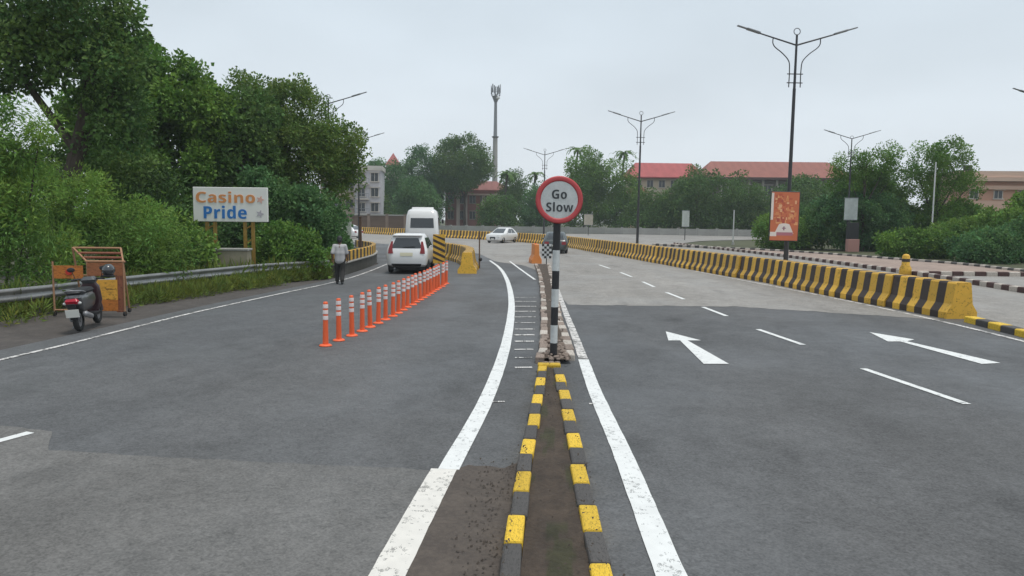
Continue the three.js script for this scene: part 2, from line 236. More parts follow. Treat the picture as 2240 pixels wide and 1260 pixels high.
// ---------------------------------------------------------------- kerbs and medians
const stoneGeo = [0, 1, 2].map(i => { const g = new RoundedBoxGeometry(0.165, 0.15, 0.488, 1, 0.022); const p = g.attributes.position; for (let k = 0; k < p.count; k++) p.setXYZ(k, p.getX(k) + 0.006 * noise.noise(p.getX(k) * 20, i * 9, p.getZ(k) * 12), p.getY(k) + 0.006 * noise.noise(i * 5, p.getX(k) * 20, p.getZ(k) * 9), p.getZ(k)); g.computeVertexNormals(); return g; });
function kerbRow(parent, pts, pick, { y = 0.06, scale = [1, 1, 1], jitter = 0.006, step = 0.5, from = 0 } = {}) {
  const c = curveOf(pts), len = c.getLength(), n = Math.floor(len / step);
  for (let i = from; i < n; i++) { const t = (i + 0.5) / n, q = c.getPointAt(t), tg = c.getTangentAt(t), m = part(parent, 'kerb_stone', stoneGeo[i % 3], pick(i));
    m.position.set(q.x + (rnd() - 0.5) * jitter * 2, y + (rnd() - 0.5) * jitter, q.z); m.rotation.set((rnd() - 0.5) * jitter * 2, Math.atan2(tg.x, tg.z) + (rnd() - 0.5) * jitter * 3, (rnd() - 0.5) * jitter * 3); m.scale.set(scale[0], scale[1], scale[2] * (len / n) / 0.5); }
}
const mossSoil = MAT.soil.clone(); mossSoil.vertexColors = true;
{ // near median: two rows of painted kerb stones with earth between
  const m = thing('median_island', 'narrow tapering median with yellow and black kerbs in the foreground', 'traffic island');
  const Lp = [[-0.20, 1.55], [-0.06, 3.3], [0.01, 4.62], [0.115, 6.38], [0.285, 8.72], [0.40, 10.14], [0.485, 11.55]], Rp = [[0.58, 1.25], [0.585, 3.1], [0.60, 4.66], [0.625, 6.38], [0.675, 8.7], [0.69, 10.1], [0.695, 11.3]];
  kerbRow(m, Lp, (i) => i % 2 ? anyOf('kYellow') : anyOf('kBlack'), { scale: [0.8, 0.85, 0.995], y: 0.05, jitter: 0.011 }); kerbRow(m, Rp, (i) => i % 2 ? anyOf('kBlack') : anyOf('kYellow'), { scale: [0.85, 0.85, 0.995], y: 0.05, jitter: 0.011 });
  const nose = part(m, 'kerb_stone', stoneGeo[0], anyOf('kYellow'), [0.585, 0.06, -11.47], [0, Math.PI / 2, 0]); nose.scale.z = 0.72;
  const l = lerpTab(Lp.map(([x, d]) => [d, x + 0.06])), r = lerpTab(Rp.map(([x, d]) => [d, x - 0.06]));
  const earth = (x, d) => { const k = fbm(x * 2.2 + 3, 1, d * 1.1, 3) > 0.07 ? 1 : 0, q = 0.8 + 0.5 * fbm(x * 5, 2, d * 5, 3); return k ? [0.72 * q, 0.92 * q, 0.62 * q] : [q, q, q]; };
  part(m, 'soil', gridSheet(rowsOf(1.2, 11.4, 0.06), l, r, 24, 0.075, earth, (x, d) => 0.05 * fbm(x * 2.4, 5, d * 2.4, 4) + 0.03 * fbm(x * 11, 5, d * 11, 3)), mossSoil);
}
{ // median beyond the sign: broken, faded kerb stones and rubble
  const m = thing('median_island', 'worn median with broken faded kerb stones behind the round sign', 'traffic island');
  const Lp = [[0.46, 12.1], [0.58, 13.5], [0.72, 16.7], [0.94, 22.8], [1.12, 30], [1.2, 38]], Rp = [[0.98, 12.4], [1.03, 14], [1.10, 17.4], [1.31, 22.8], [1.56, 30.4], [1.82, 38]];
  kerbRow(m, Lp, (i) => anyOf(i % 4 === 1 ? 'kWhite' : 'kStone'), { jitter: 0.016, scale: [0.9, 0.9, 0.97], y: 0.04 }); kerbRow(m, Rp, (i) => anyOf(i % 2 ? 'kStone' : 'kWhite'), { jitter: 0.016, scale: [0.95, 0.9, 0.96], y: 0.04 });
  part(m, 'soil', gridSheet(rowsOf(12.1, 38, 0.2), lerpTab(Lp.map(([x, d]) => [d, x])), lerpTab(Rp.map(([x, d]) => [d, x])), 8, 0.07, null, (x, d) => 0.12 * fbm(x * 2.2, 8, d * 1.4, 4) + 0.02), MAT.soil);
  const rr = rngOf(8), rocks = [];
  for (let i = 0; i < 80; i++) { const d = i < 60 ? 11.6 + rr() * 2.6 : 13 + rr() * 18, s = 0.02 + rr() * 0.05 * (i < 60 ? 1 : 0.7), g = new THREE.IcosahedronGeometry(s, 1), p = g.attributes.position; for (let k = 0; k < p.count; k++) { const q = 1 + 0.5 * noise.noise(p.getX(k) * 14 + i, p.getY(k) * 14, p.getZ(k) * 14); p.setXYZ(k, p.getX(k) * q, p.getY(k) * q * 0.7, p.getZ(k) * q); } g.computeVertexNormals(); g.translate(lerpTab([[11.6, 0.5], [16, 0.75], [31, 1.15]])(d) + rr() * 0.4, 0.06 + rr() * 0.06, -d); rocks.push(g); }
  const rub = part(m, 'rubble', merge(rocks), anyOf('kStone')); rub.userData.kind = 'stuff';
}
{ const k = thing('painted_kerb', 'low yellow and black kerb running on from the barrier end', 'kerb'); kerbRow(k, [[10.95, 17.9], [10.72, 15], [10.6, 12], [10.5, 8]], (i) => i % 2 ? anyOf('kBlack') : anyOf('kYellow'), { scale: [1.7, 1.15, 0.99] }); }
{ const k = thing('painted_kerb', 'dark red and white kerb across the opposite carriageway', 'kerb'); kerbRow(k, lowKerbPts, (i) => i % 2 ? anyOf('kMaroon') : anyOf('kWhite'), { scale: [1.5, 1.5, 0.99], y: 0.07 }); }
{ const k = thing('painted_kerb', 'white and black kerb at the foot of the right hand bushes', 'kerb'); kerbRow(k, upKerbPts, (i) => i % 2 ? anyOf('kBlack') : anyOf('kWhite'), { scale: [1.5, 1.6, 0.99], y: 0.08 }); }

{ const k = thing('painted_kerb', 'short kerb closing the far paved island beside the stubby yellow bollard', 'kerb'); kerbRow(k, [[18.25, 33.95], [24.4, 33.95]], (i) => i % 2 ? anyOf('kMaroon') : anyOf('kWhite'), { scale: [1.5, 1.6, 0.99], y: 0.065 }); }
// ---------------------------------------------------------------- striped concrete barriers
const BW = 0.32, barrierProfile = new THREE.Shape([[-0.4, 0], [0.4, 0], [0.4, 0.16], [0.27, 0.36], [0.205, 0.86], [0.175, 0.9], [-0.175, 0.9], [-0.205, 0.86], [-0.27, 0.36], [-0.4, 0.16]].map(p => new THREE.Vector2(...p)));
const bandGeo = (() => { const g = new THREE.ExtrudeGeometry(barrierProfile, { depth: BW - 0.002, bevelEnabled: false }); g.translate(0, 0, -BW / 2 + 0.001); return g; })();
function barrierUnit(name, label, x, z, turn, bands, group, first = 0, end) {
  const t = thing(name, label, 'road barrier', [x, 0, -z], turn, group);
  for (let k = 0; k < bands; k++) part(t, 'painted_band', bandGeo, (k + first) % 2 ? anyOf('bBlack') : anyOf('bYellow'), [0, 0, (k - (bands - 1) / 2) * BW]);
  return t;
}
{
  const c = curveOf(barrierPts), len = c.getLength(), bands = 8, ul = bands * BW + 0.02, n = Math.floor(len / ul);
  for (let i = 0; i < n; i++) { const t = (i + 0.5) * ul / len, q = c.getPointAt(t), tg = c.getTangentAt(t);
    const label = i === 0 ? 'nearest striped concrete barrier unit with its bright yellow end face showing' : `yellow and black striped concrete barrier unit, ${ord(i)} from the near yellow end`;
    barrierUnit('concrete_barrier', label, q.x + (rnd() - 0.5) * 0.05, q.z, Math.atan2(-tg.x, -tg.z) + (rnd() - 0.5) * 0.012, bands, 'striped barrier along the right road edge', 1); }
}
// divider that begins behind the orange bollards
[[-1.95, 33.2], [-2.02, 35.8], [-2.3, 38.4], [-2.85, 41.0], [-3.7, 43.5]].forEach(([x, d], i, a) => { const [x2, d2] = a[Math.min(i + 1, a.length - 1)], [x1, d1] = a[Math.max(i - 1, 0)];
  barrierUnit('concrete_barrier', i ? `${ord(i)} yellow divider barrier behind the yellow end unit by the hazard board` : 'yellow end unit of the divider beside the chevron hazard board', x, -d, Math.atan2(x1 - x2, d2 - d1), 8, 'yellow divider barriers by the bus', 1); });

// ---------------------------------------------------------------- sign in the median
const font = await new FontLoader().loadAsync('fonts/droid/droid_sans_bold.typeface.json');
function words(text, size, depth = 0.004) { const g = new TextGeometry(text, { font, size, depth, curveSegments: 4, bevelEnabled: false }); g.computeBoundingBox(); const b = g.boundingBox; g.translate(-(b.min.x + b.max.x) / 2, -(b.min.y + b.max.y) / 2, 0); return g; }
{
  const s = thing('go_slow_sign', 'round red and white Go Slow sign on a black and white banded post', 'road sign', [0.70, 0, 12.4], 0); s.rotation.z = -0.012;
  const cuts = [0, 0.3, 0.6, 0.9, 1.2, 1.5, 1.84, 2.5];
  for (let i = 0; i < 7; i++) part(s, 'post_band', rod([0, cuts[i] + (i ? 0.001 : 0), 0], [0, cuts[i + 1], 0], 0.06, 0.06, 16), i % 2 ? MAT.signWhite : MAT.black);
  const disc = part(s, 'sign_plate', moved(new THREE.CylinderGeometry(0.378, 0.378, 0.012, 56), 0.02, 2.66, 0.075, Math.PI / 2), MAT.signWhite);
  part(disc, 'red_border', moved(new THREE.TorusGeometry(0.343, 0.042, 6, 56).scale(1, 1, 0.22), 0.02, 2.66, 0.082), MAT.signRed);
  part(disc, 'lettering', merge([moved(words('Go', 0.145), 0.02, 2.75, 0.0815), moved(words('Slow', 0.145), 0.03, 2.545, 0.0815)]), MAT.letter);
  part(s, 'bracket', box(0.2, 0.04, 0.03, 0, 2.5, 0.052), MAT.steel);
}

// ---------------------------------------------------------------- orange lane bollards
{
  const pts = [[-3.38, 13.59], [-3.29, 14.25], [-3.16, 14.8], [-3.01, 15.93], [-2.89, 17.17], [-2.80, 18.53], [-2.71, 19.8], [-2.58, 22.5], [-2.42, 25.2], [-2.36, 26.9]];
  const c = curveOf(pts), n = 23;
  const lathe = (p) => new THREE.LatheGeometry(p.map(q => new THREE.Vector2(...q)), 18);
  const bodyG = lathe([[0.001, 0.035], [0.055, 0.035], [0.052, 0.05], [0.046, 0.4], [0.043, 0.78], [0.034, 0.81], [0.001, 0.815]]);
  const baseG = lathe([[0.001, 0], [0.115, 0], [0.118, 0.012], [0.10, 0.032], [0.055, 0.042], [0.001, 0.042]]);
  const band = (y) => lathe([[0.0455, y - 0.037], [0.0495, y - 0.034], [0.0475, y + 0.034], [0.0435, y + 0.037]]);
  const b = [0.52, 0.625, 0.73].map(band);
  for (let i = 0; i < n; i++) { const q = c.getPointAt(i / (n - 1)), t = thing('lane_bollard', i === 0 ? 'nearest orange lane bollard with three white bands, standing apart' : i === n - 1 ? 'farthest orange lane bollard, beside the hazard board' : `orange lane bollard with white bands, ${ord(i)} in the row from the nearest`, 'bollard', [q.x + (rnd() - 0.5) * 0.05, 0, -q.z], rnd() * 6, 'row of orange lane bollards');
    t.rotation.x = (rnd() - 0.5) * 0.06; t.rotation.z = (rnd() - 0.5) * 0.09;
    part(t, 'base', baseG, MAT.orange); const body = part(t, 'tube', bodyG, MAT.orange); for (const g of b) part(body, 'reflective_band', g, MAT.reflect); }
}

// ---------------------------------------------------------------- street lamps
function streetLamp(label, x, d, lean = 0, { h = 9.4, turn = 0, one = 0, mat = MAT.pole } = {}) {
  const t = thing('street_lamp', label, 'street lamp', [x, 0, d], turn, 'twin arm street lamps'); t.rotation.z = lean;
  part(t, 'pole', merge([rod([0, 0, 0], [0, 3, 0], 0.095, 0.085, 12), rod([0, 3, 0], [0, 7.4, 0], 0.075, 0.06, 12), rod([0, 7.4, 0], [0, h, 0], 0.05, 0.04, 10), box(0.34, 0.03, 0.34, 0, 0.015, 0)]), mat);
  part(t, 'collar', merge([rod([-0.3, 7.62, 0], [0.3, 7.62, 0], 0.02), rod([-0.3, 7.95, 0], [0.3, 7.95, 0], 0.02)]), mat);
  part(t, 'finial', moved(new THREE.TorusGeometry(0.12, 0.018, 6, 20), 0, h + 0.13, 0), MAT.grey);
  for (const s of one ? [one] : [-1, 1]) {
    const arm = part(t, 'arm', rod([0, 9.02, 0], [s * 1.55, 9.48, 0], 0.032, 0.026, 8), mat);
    part(arm, 'lamp_head', merge([moved(box(0.55, 0.07, 0.2, 0, 0, 0, 0.03), s * 1.66, 9.53, 0, 0, 0, s * 0.29), moved(box(0.42, 0.045, 0.13, 0, 0, 0, 0.02), s * 2.08, 9.655, 0, 0, 0, s * 0.29)]), MAT.grey);
    part(t, 'bracket', tube([[s * 0.22, 7.45, 0], [s * 0.22, 8.1, 0], [s * 0.26, 8.42, 0], [s * 0.5, 8.7, 0], [s * 0.82, 8.95, 0], [s * 0.9, 9.08, 0], [s * 0.9, 9.27, 0]], 0.02, 24, 6), mat);
  }
  return t;
}
streetLamp('tall twin arm street lamp carrying the orange banner, nearest lamp in view', 10.66, 29.4, -0.006);
streetLamp('twin arm street lamp standing in the striped barrier before the red roofed building', 8.62, 52.2, -0.006, { h: 9.45 });
streetLamp('small distant twin arm street lamp seen just above the round sign', 3.3, 80, 0, { h: 9.4 });
streetLamp('twin arm street lamp behind the right hand trees, with a white panel on it', 27.2, 61.5, 0, { h: 9.0 });
streetLamp('street lamp arm reaching out of the left trees below the sky', -11.0, 45.5, 0, { one: 1, h: 9.3 });
streetLamp('farther street lamp arm peeping out from the left trees edge', -13.6, 67, 0, { one: 1, h: 9.3 });
streetLamp('street lamp whose arm tip enters at the right picture edge', 29.5, 42, 0, { h: 9.3 });

// ---------------------------------------------------------------- left: guard rail, barricade, sign board, wall
{
  const t = thing('guard_rail', 'grey steel guard rail along the left verge among weeds', 'guard rail');
  const pts = [[-13.0, 8.5], [-12.1, 12.6], [-11.25, 16.4], [-10.9, 17.9], [-10.4, 20.8], [-9.45, 24.1], [-8.75, 26.4], [-7.7, 28.2], [-7.1, 29.2]], c = curveOf(pts), len = c.getLength();
  const prof = [[0, -0.15], [0.045, -0.12], [0.045, -0.06], [0, -0.03], [0, 0.03], [0.045, 0.06], [0.045, 0.12], [0, 0.15]];
  const seg = (t0, t1) => { const p = [], idx = [], uv = [], n = 10; for (let i = 0; i <= n; i++) { const tt = t0 + (t1 - t0) * i / n, q = c.getPointAt(tt), tg = c.getTangentAt(tt), nx = -tg.z, nz = tg.x; prof.forEach(([o, y], k) => { p.push(q.x + nx * o, 0.53 + y, q.z + nz * o); uv.push(tt * len, y); if (i && k) { const a = i * 8 + k; idx.push(a - 9, a - 8, a, a - 9, a, a - 1); } }); } const g = new THREE.BufferGeometry(); g.setAttribute('position', new THREE.Float32BufferAttribute(p, 3)); g.setAttribute('uv', new THREE.Float32BufferAttribute(uv, 2)); g.setIndex(idx); g.computeVertexNormals(); return g; };
  const k = Math.round(len / 3.8);
  for (let i = 0; i < k; i++) part(t, 'rail_beam', seg(i / k + 0.001, (i + 1) / k - 0.001), MAT.steel);
  for (let i = 0; i <= k * 2; i++) { const q = c.getPointAt(Math.min(1, i / (k * 2))), tg = c.getTangentAt(Math.min(1, i / (k * 2))); part(t, 'post', new THREE.BoxGeometry(0.1, 0.76, 0.13), MAT.rust, [q.x + tg.z * 0.12, 0.28, q.z - tg.x * 0.12], [0, Math.atan2(tg.x, tg.z), 0]); }
}
{
  const t = thing('road_barricade', 'orange and yellow steel barricade behind the parked scooter', 'barricade', [-9.75, 0, 17.3], 0.03);
  const fr = std({ color: C(0.45, 0.24, 0.13), map: again(T.concrete, 1), roughness: 0.7 }), or = std({ color: C(0.58, 0.19, 0.03), map: again(T.chipped, 0.8), roughness: 0.65 }), ye = std({ color: C(0.80, 0.40, 0.05), map: again(T.chipped, 0.5), roughness: 0.6 }), re = std({ color: C(0.28, 0.095, 0.05), map: again(T.chipped, 0.8), roughness: 0.75 });
  for (const x of [-0.8, -0.02, 0.8]) part(t, 'frame_post', rod([x, 0.06, 0], [x, 1.26, 0], 0.022), fr);
  for (const x of [-0.55, 0.55]) part(t, 'rear_leg', rod([x, 0.06, -0.75], [x * 1.02, 1.56, -0.42], 0.022), fr);
  for (const [x, x2] of [[-0.02, -0.55], [0.8, 0.55]]) part(t, 'top_strut', rod([x, 1.26, 0], [x2, 1.56, -0.42], 0.022), fr);
  part(t, 'top_rail', rod([-0.55, 1.56, -0.42], [0.55, 1.56, -0.42], 0.024), fr);
  part(t, 'front_rail', rod([-0.04, 1.27, 0], [0.84, 1.27, 0], 0.026), fr);
  part(t, 'bottom_rail', rod([-0.8, 0.14, 0], [0.8, 0.14, 0], 0.02), fr);
  for (const k of [0.3, 0.62]) part(t, 'top_slat', rod([-0.02 - 0.53 * k, 1.26 + 0.3 * k, -0.42 * k], [0.8 - 0.25 * k, 1.26 + 0.3 * k, -0.42 * k], 0.03), re);
  part(t, 'side_slat', box(0.16, 0.9, 0.014, 0.70, 0.55, 0.012), re); part(t, 'rear_rail', rod([-0.56, 0.9, -0.565], [0.56, 0.9, -0.565], 0.022), fr);
  const lp = part(t, 'side_panel', box(0.66, 0.3, 0.016, -0.44, 1.02, 0.02), or); part(lp, 'red_lamp', moved(new THREE.CylinderGeometry(0.07, 0.07, 0.03, 16), -0.42, 1.02, 0.04, Math.PI / 2), std({ color: C(0.5, 0.03, 0.015), roughness: 0.4 }));
  part(t, 'upper_panel', box(0.80, 0.30, 0.016, 0.39, 1.09, 0.02), std({ color: C(0.36, 0.13, 0.05), map: again(T.chipped, 0.8), roughness: 0.7 }));
  part(t, 'centre_panel', box(0.66, 0.46, 0.016, 0.33, 0.62, 0.026), ye);
  part(t, 'lower_panel', box(0.66, 0.26, 0.014, 0.33, 0.26, 0.026), or);
  for (const [x, z] of [[-0.8, 0], [0.8, 0], [-0.55, -0.75], [0.55, -0.75]]) part(t, 'castor', moved(new THREE.CylinderGeometry(0.06, 0.06, 0.04, 14), x, 0.06, z, 0, 0, Math.PI / 2), MAT.rubber);
}
{
  const t = thing('advertising_board', 'white Casino Pride board on two yellow posts before the trees', 'sign board', [-10.04, 0, 27], 0.03);
  const yp = std({ color: C(0.34, 0.21, 0.04), map: again(T.chipped, 0.8), roughness: 0.8 });
  const bd = part(t, 'board', box(2.62, 1.22, 0.12, 0, 2.74, 0, 0.02), std({ color: C(0.76, 0.75, 0.70), roughness: 0.6 }));
  part(bd, 'lettering', moved(words('Casino', 0.40, 0.02).scale(1.2, 0.94, 1), -0.16, 3.0, 0.06), std({ color: C(0.66, 0.27, 0.09), roughness: 0.6 })).userData.label = 'faded orange word Casino';
  part(bd, 'lettering', moved(words('Pride', 0.43, 0.02).scale(1.06, 1, 1), -0.18, 2.47, 0.06), std({ color: C(0.02, 0.17, 0.48), roughness: 0.6 })).userData.label = 'blue word Pride';
  const st = new THREE.Shape(); for (let i = 0; i < 10; i++) { const a = i * Math.PI / 5 + 0.3, r = i % 2 ? 0.07 : 0.15; st[i ? 'lineTo' : 'moveTo'](Math.sin(a) * r, Math.cos(a) * r); }
  part(bd, 'emblem', new THREE.ExtrudeGeometry(st, { depth: 0.012, bevelEnabled: false }), std({ color: C(0.45, 0.42, 0.45), roughness: 0.6 }), [1.04, 2.42, 0.06]);
  part(bd, 'emblem', new THREE.ExtrudeGeometry(st, { depth: 0.012, bevelEnabled: false }), std({ color: C(0.66, 0.40, 0.33), roughness: 0.6 }), [1.06, 2.92, 0.06]);
  for (const x of [-0.72, 0.62]) part(t, 'post', merge([box(0.11, 2.3, 0.09, x - 0.14, 1.1, -0.02), box(0.11, 2.3, 0.09, x + 0.14, 1.1, -0.02), ...[0.35, 0.9, 1.45, 1.95].map(y => moved(box(0.3, 0.05, 0.05), x, y, -0.02, 0, 0, 0.5))]), yp);
}
{
  const t = thing('concrete_plinth', 'weathered beige concrete block under the white sign board', 'plinth', [-9.72, 0, 26.2], 0.05);
  part(t, 'block', box(1.15, 1.18, 0.5, 0, 0.55, 0, 0.03), std({ color: C(0.36, 0.32, 0.23), map: again(T.concrete, 0.7), roughness: 0.9 }));
  part(t, 'cap', box(1.22, 0.08, 0.56, 0, 1.18, 0, 0.02), MAT.concrete);
}
{
  const t = thing('low_wall', 'mossy low wall topped with yellow and black blocks at the left bend', 'wall');
  const pts = [[-6.95, 29.4], [-6.95, 33], [-7.1, 38], [-7.9, 42.5], [-9.6, 46.5]], c = curveOf(pts), L = c.getLength(), n = Math.round(L / 1.5);
  for (let i = 0; i < n; i++) { const q = c.getPointAt((i + 0.5) / n), tg = c.getTangentAt((i + 0.5) / n), a = Math.atan2(tg.x, tg.z); part(t, 'wall_section', box(0.3, 0.5, L / n - 0.004), MAT.mossy, [q.x, 0.2, q.z], [0, a, 0]); part(t, 'coping', box(0.4, 0.06, L / n - 0.01, 0, 0, 0, 0.012), MAT.concrete, [q.x, 0.482, q.z], [0, a, 0]); }
  const k = Math.round(L / 0.42); for (let i = 0; i < k; i++) { const q = c.getPointAt((i + 0.5) / k), tg = c.getTangentAt((i + 0.5) / k); part(t, 'painted_block', bBlock(), i % 2 ? MAT.bBlack : MAT.bYellow, [q.x, 0.512, q.z], [0, Math.atan2(tg.x, tg.z), 0]); }
}
function bBlock() { return bBlock.g ??= box(0.2, 0.42, 0.40, 0, 0.21, 0, 0.02); }
{
  const t = thing('utility_cabinet', 'pale cabinet standing half hidden by the bush left of the bus', 'cabinet', [-8.75, 0, 38.5], 0.15);
  part(t, 'body', box(1.05, 1.75, 0.5, 0, 1.3, 0, 0.03), std({ color: C(0.50, 0.53, 0.46), map: again(T.concrete, 0.5), roughness: 0.6 })); part(t, 'plinth', box(1.15, 0.45, 0.6, 0, 0.2, 0), MAT.concrete); part(t, 'door', box(0.46, 1.5, 0.02, -0.25, 1.3, 0.256), std({ color: C(0.46, 0.49, 0.42), roughness: 0.6 })); part(t, 'door', box(0.46, 1.5, 0.02, 0.25, 1.3, 0.256), std({ color: C(0.46, 0.49, 0.42), roughness: 0.6 }));
  const p = thing('marker_post', 'brown timber post beside the pale cabinet', 'post', [-7.95, 0, 39.5]); part(p, 'shaft', box(0.13, 2.35, 0.13, 0, 1.15, 0, 0.02), MAT.rust); part(p, 'cap', box(0.17, 0.05, 0.17, 0, 2.35, 0, 0.01), MAT.rust);
}
{ // hazard board, slim post, orange unit and chequered plate
  const t = thing('hazard_board', 'yellow and black diagonal chevron board between the bus and the divider', 'road sign', [-3.15, 0, 32.4], 0.05);
  part(t, 'post', rod([0, 0, -0.03], [0, 1.0, -0.03], 0.03), MAT.pole);
  const bd = part(t, 'board', box(0.52, 1.24, 0.02, 0, 1.02, 0), MAT.bYellow);
  for (let i = 0; i < 5; i++) { const y = 0.55 + i * 0.25, s = new THREE.Shape([[-0.255, y + 0.16], [-0.255, y + 0.04], [0.255, y - 0.2], [0.255, y - 0.08]].map(([a, b]) => new THREE.Vector2(a, Math.max(0.41, Math.min(1.63, b))))); part(bd, 'chevron_stripe', new THREE.ExtrudeGeometry(s, { depth: 0.004, bevelEnabled: false }), MAT.bBlack, [0, 0, 0.0105]); }
  const p = thing('delineator_post', 'thin brown post with a dark knob beyond the yellow divider', 'post', [-1.55, 0, 35.5]); part(p, 'shaft', rod([0, 0, 0], [0, 1.75, 0], 0.035, 0.03), MAT.rust); part(p, 'knob', moved(new THREE.SphereGeometry(0.09, 14, 10), 0.05, 0.42, 0.04), MAT.black);
  const o = thing('plastic_barrier', 'orange plastic barrier on the median nose far behind the round sign', 'road barrier', [1.28, 0, 39.6], 0.1);
  const prof = new THREE.Shape([[-0.25, 0], [0.25, 0], [0.25, 0.2], [0.12, 0.45], [0.1, 1.0], [-0.1, 1.0], [-0.12, 0.45], [-0.25, 0.2]].map(q => new THREE.Vector2(...q)));
  part(o, 'shell', new THREE.ExtrudeGeometry(prof, { depth: 1.2, bevelEnabled: true, bevelSize: 0.02, bevelThickness: 0.02, bevelSegments: 1 }), std({ color: C(0.72, 0.25, 0.06), roughness: 0.55 }), [0, 0, -1.2]); part(o, 'filler_cap', rod([0, 1.0, -0.6], [0, 1.06, -0.6], 0.05), MAT.orange);
  const q = thing('chequer_plate', 'black and white chequered marker plate beside the orange barrier', 'road sign', [1.78, 0, 39.2], 0); part(q, 'post', rod([0, 0, -0.02], [0, 0.5, -0.02], 0.025), MAT.pole); const pl = part(q, 'plate', box(0.5, 0.75, 0.016, 0, 0.68, 0), MAT.signWhite);
  for (let i = 0; i < 4; i++) for (let j = 0; j < 6; j++) if ((i + j) % 2) part(pl, 'black_square', box(0.122, 0.122, 0.006, -0.1875 + i * 0.125, 0.3675 + j * 0.125, 0.0085), MAT.black);
}
{ // banners and small panels on the right
  const cv = document.createElement('canvas'); cv.width = 256; cv.height = 448; const x = cv.getContext('2d'), r = rngOf(77);
  x.fillStyle = '#c9714f'; x.fillRect(0, 0, 256, 448);
  for (let i = 0; i < 90; i++) { x.fillStyle = ['#dd9d6b', '#bd5f45', '#d58a5c', '#b5584a', '#e2ad82'][Math.floor(r() * 5)]; x.fillRect(24 + r() * 200, 12 + r() * 270, 10 + r() * 26, 8 + r() * 30); }
  x.fillStyle = '#e6d8cf'; x.fillRect(0, 8, 22, 250); x.beginPath(); x.moveTo(40, 385); x.lineTo(80, 298); x.quadraticCurveTo(128, 280, 176, 298); x.lineTo(216, 385); x.fill(); x.fillRect(0, 370, 60, 40);
  x.fillStyle = '#8f6a78'; x.fillRect(120, 318, 12, 36); x.fillRect(108, 330, 36, 8); x.fillStyle = '#b4747e'; x.fillRect(60, 372, 150, 30);
  const tx = new THREE.CanvasTexture(cv); tx.colorSpace = THREE.SRGBColorSpace;
  const t = thing('lamp_banner', 'orange printed banner with a pale dome hung on the nearest street lamp', 'banner', [10.26, 0, 28.7], 0.02); t.rotation.z = -0.01;
  const f = part(t, 'frame', merge([rod([-0.56, 1.62, 0], [0.56, 1.62, 0], 0.02), rod([-0.56, 3.46, 0], [0.56, 3.46, 0], 0.02), rod([-0.55, 1.62, 0], [-0.55, 3.46, 0], 0.018), rod([0.55, 1.62, 0], [0.55, 3.46, 0], 0.018), box(0.06, 0.05, 0.55, 0.15, 1.75, -0.3), box(0.06, 0.05, 0.55, 0.15, 3.3, -0.3)]), MAT.pole);
  const cg = new THREE.PlaneGeometry(1.06, 1.82, 8, 12), p = cg.attributes.position; for (let i = 0; i < p.count; i++) p.setZ(i, 0.03 + 0.025 * noise.noise(p.getX(i) * 2.1, p.getY(i) * 1.6, 3)); cg.computeVertexNormals();
  part(t, 'cloth', cg, std({ map: tx, roughness: 0.8, side: THREE.DoubleSide }), [0, 2.54, 0]);
  const panel = (label, X, d, y, w, h, col, turn) => { const t = thing('notice_panel', label, 'sign', [X, 0, d], turn); part(t, 'panel', box(w, h, 0.05, 0, y, 0.1), std({ color: col, map: again(T.concrete, 0.4), roughness: 0.6 })); part(t, 'rim', merge([box(w + 0.06, 0.05, 0.07, 0, y + h / 2, 0.1), box(w + 0.06, 0.05, 0.07, 0, y - h / 2, 0.1)]), MAT.grey); part(t, 'post', rod([0, 0, 0.02], [0, y + h / 2, 0.02], 0.05), MAT.pole); };
  panel('white panel on the lamp post at the right hand trees', 27.15, 61, 3.4, 1.05, 1.75, C(0.52, 0.56, 0.54), 0);
  panel('tall pale panel standing by the dark trees beyond the barrier', 20.5, 90, 2.55, 0.95, 1.9, C(0.55, 0.58, 0.54), 0.3);
  panel('small beige panel under the trees right of the round sign', 11.2, 112, 2.3, 1.3, 1.6, C(0.5, 0.45, 0.36), 0);
  const b = thing('junction_box', 'dark and pink junction box at the foot of the right hand lamp', 'cabinet', [27.0, 0, 60.0]); part(b, 'lower_case', box(0.9, 1.0, 0.5, 0, 0.5, 0, 0.03), std({ color: C(0.42, 0.22, 0.19), roughness: 0.7 })); part(b, 'upper_case', box(0.75, 1.3, 0.45, 0, 1.66, 0, 0.03), MAT.black);
  const y = thing('yellow_bollard', 'stubby yellow bollard at the corner of the far kerbed island', 'bollard', [17.75, 0, 34.0]); part(y, 'shaft', new THREE.LatheGeometry([[0.001, 0], [0.26, 0], [0.25, 0.3], [0.17, 0.45], [0.16, 0.85], [0.1, 0.93], [0.001, 0.95]].map(q => new THREE.Vector2(...q)), 18), MAT.bYellow); part(y, 'band', new THREE.CylinderGeometry(0.168, 0.168, 0.14, 18, 1, true), MAT.bBlack, [0, 0.66, 0]);
}

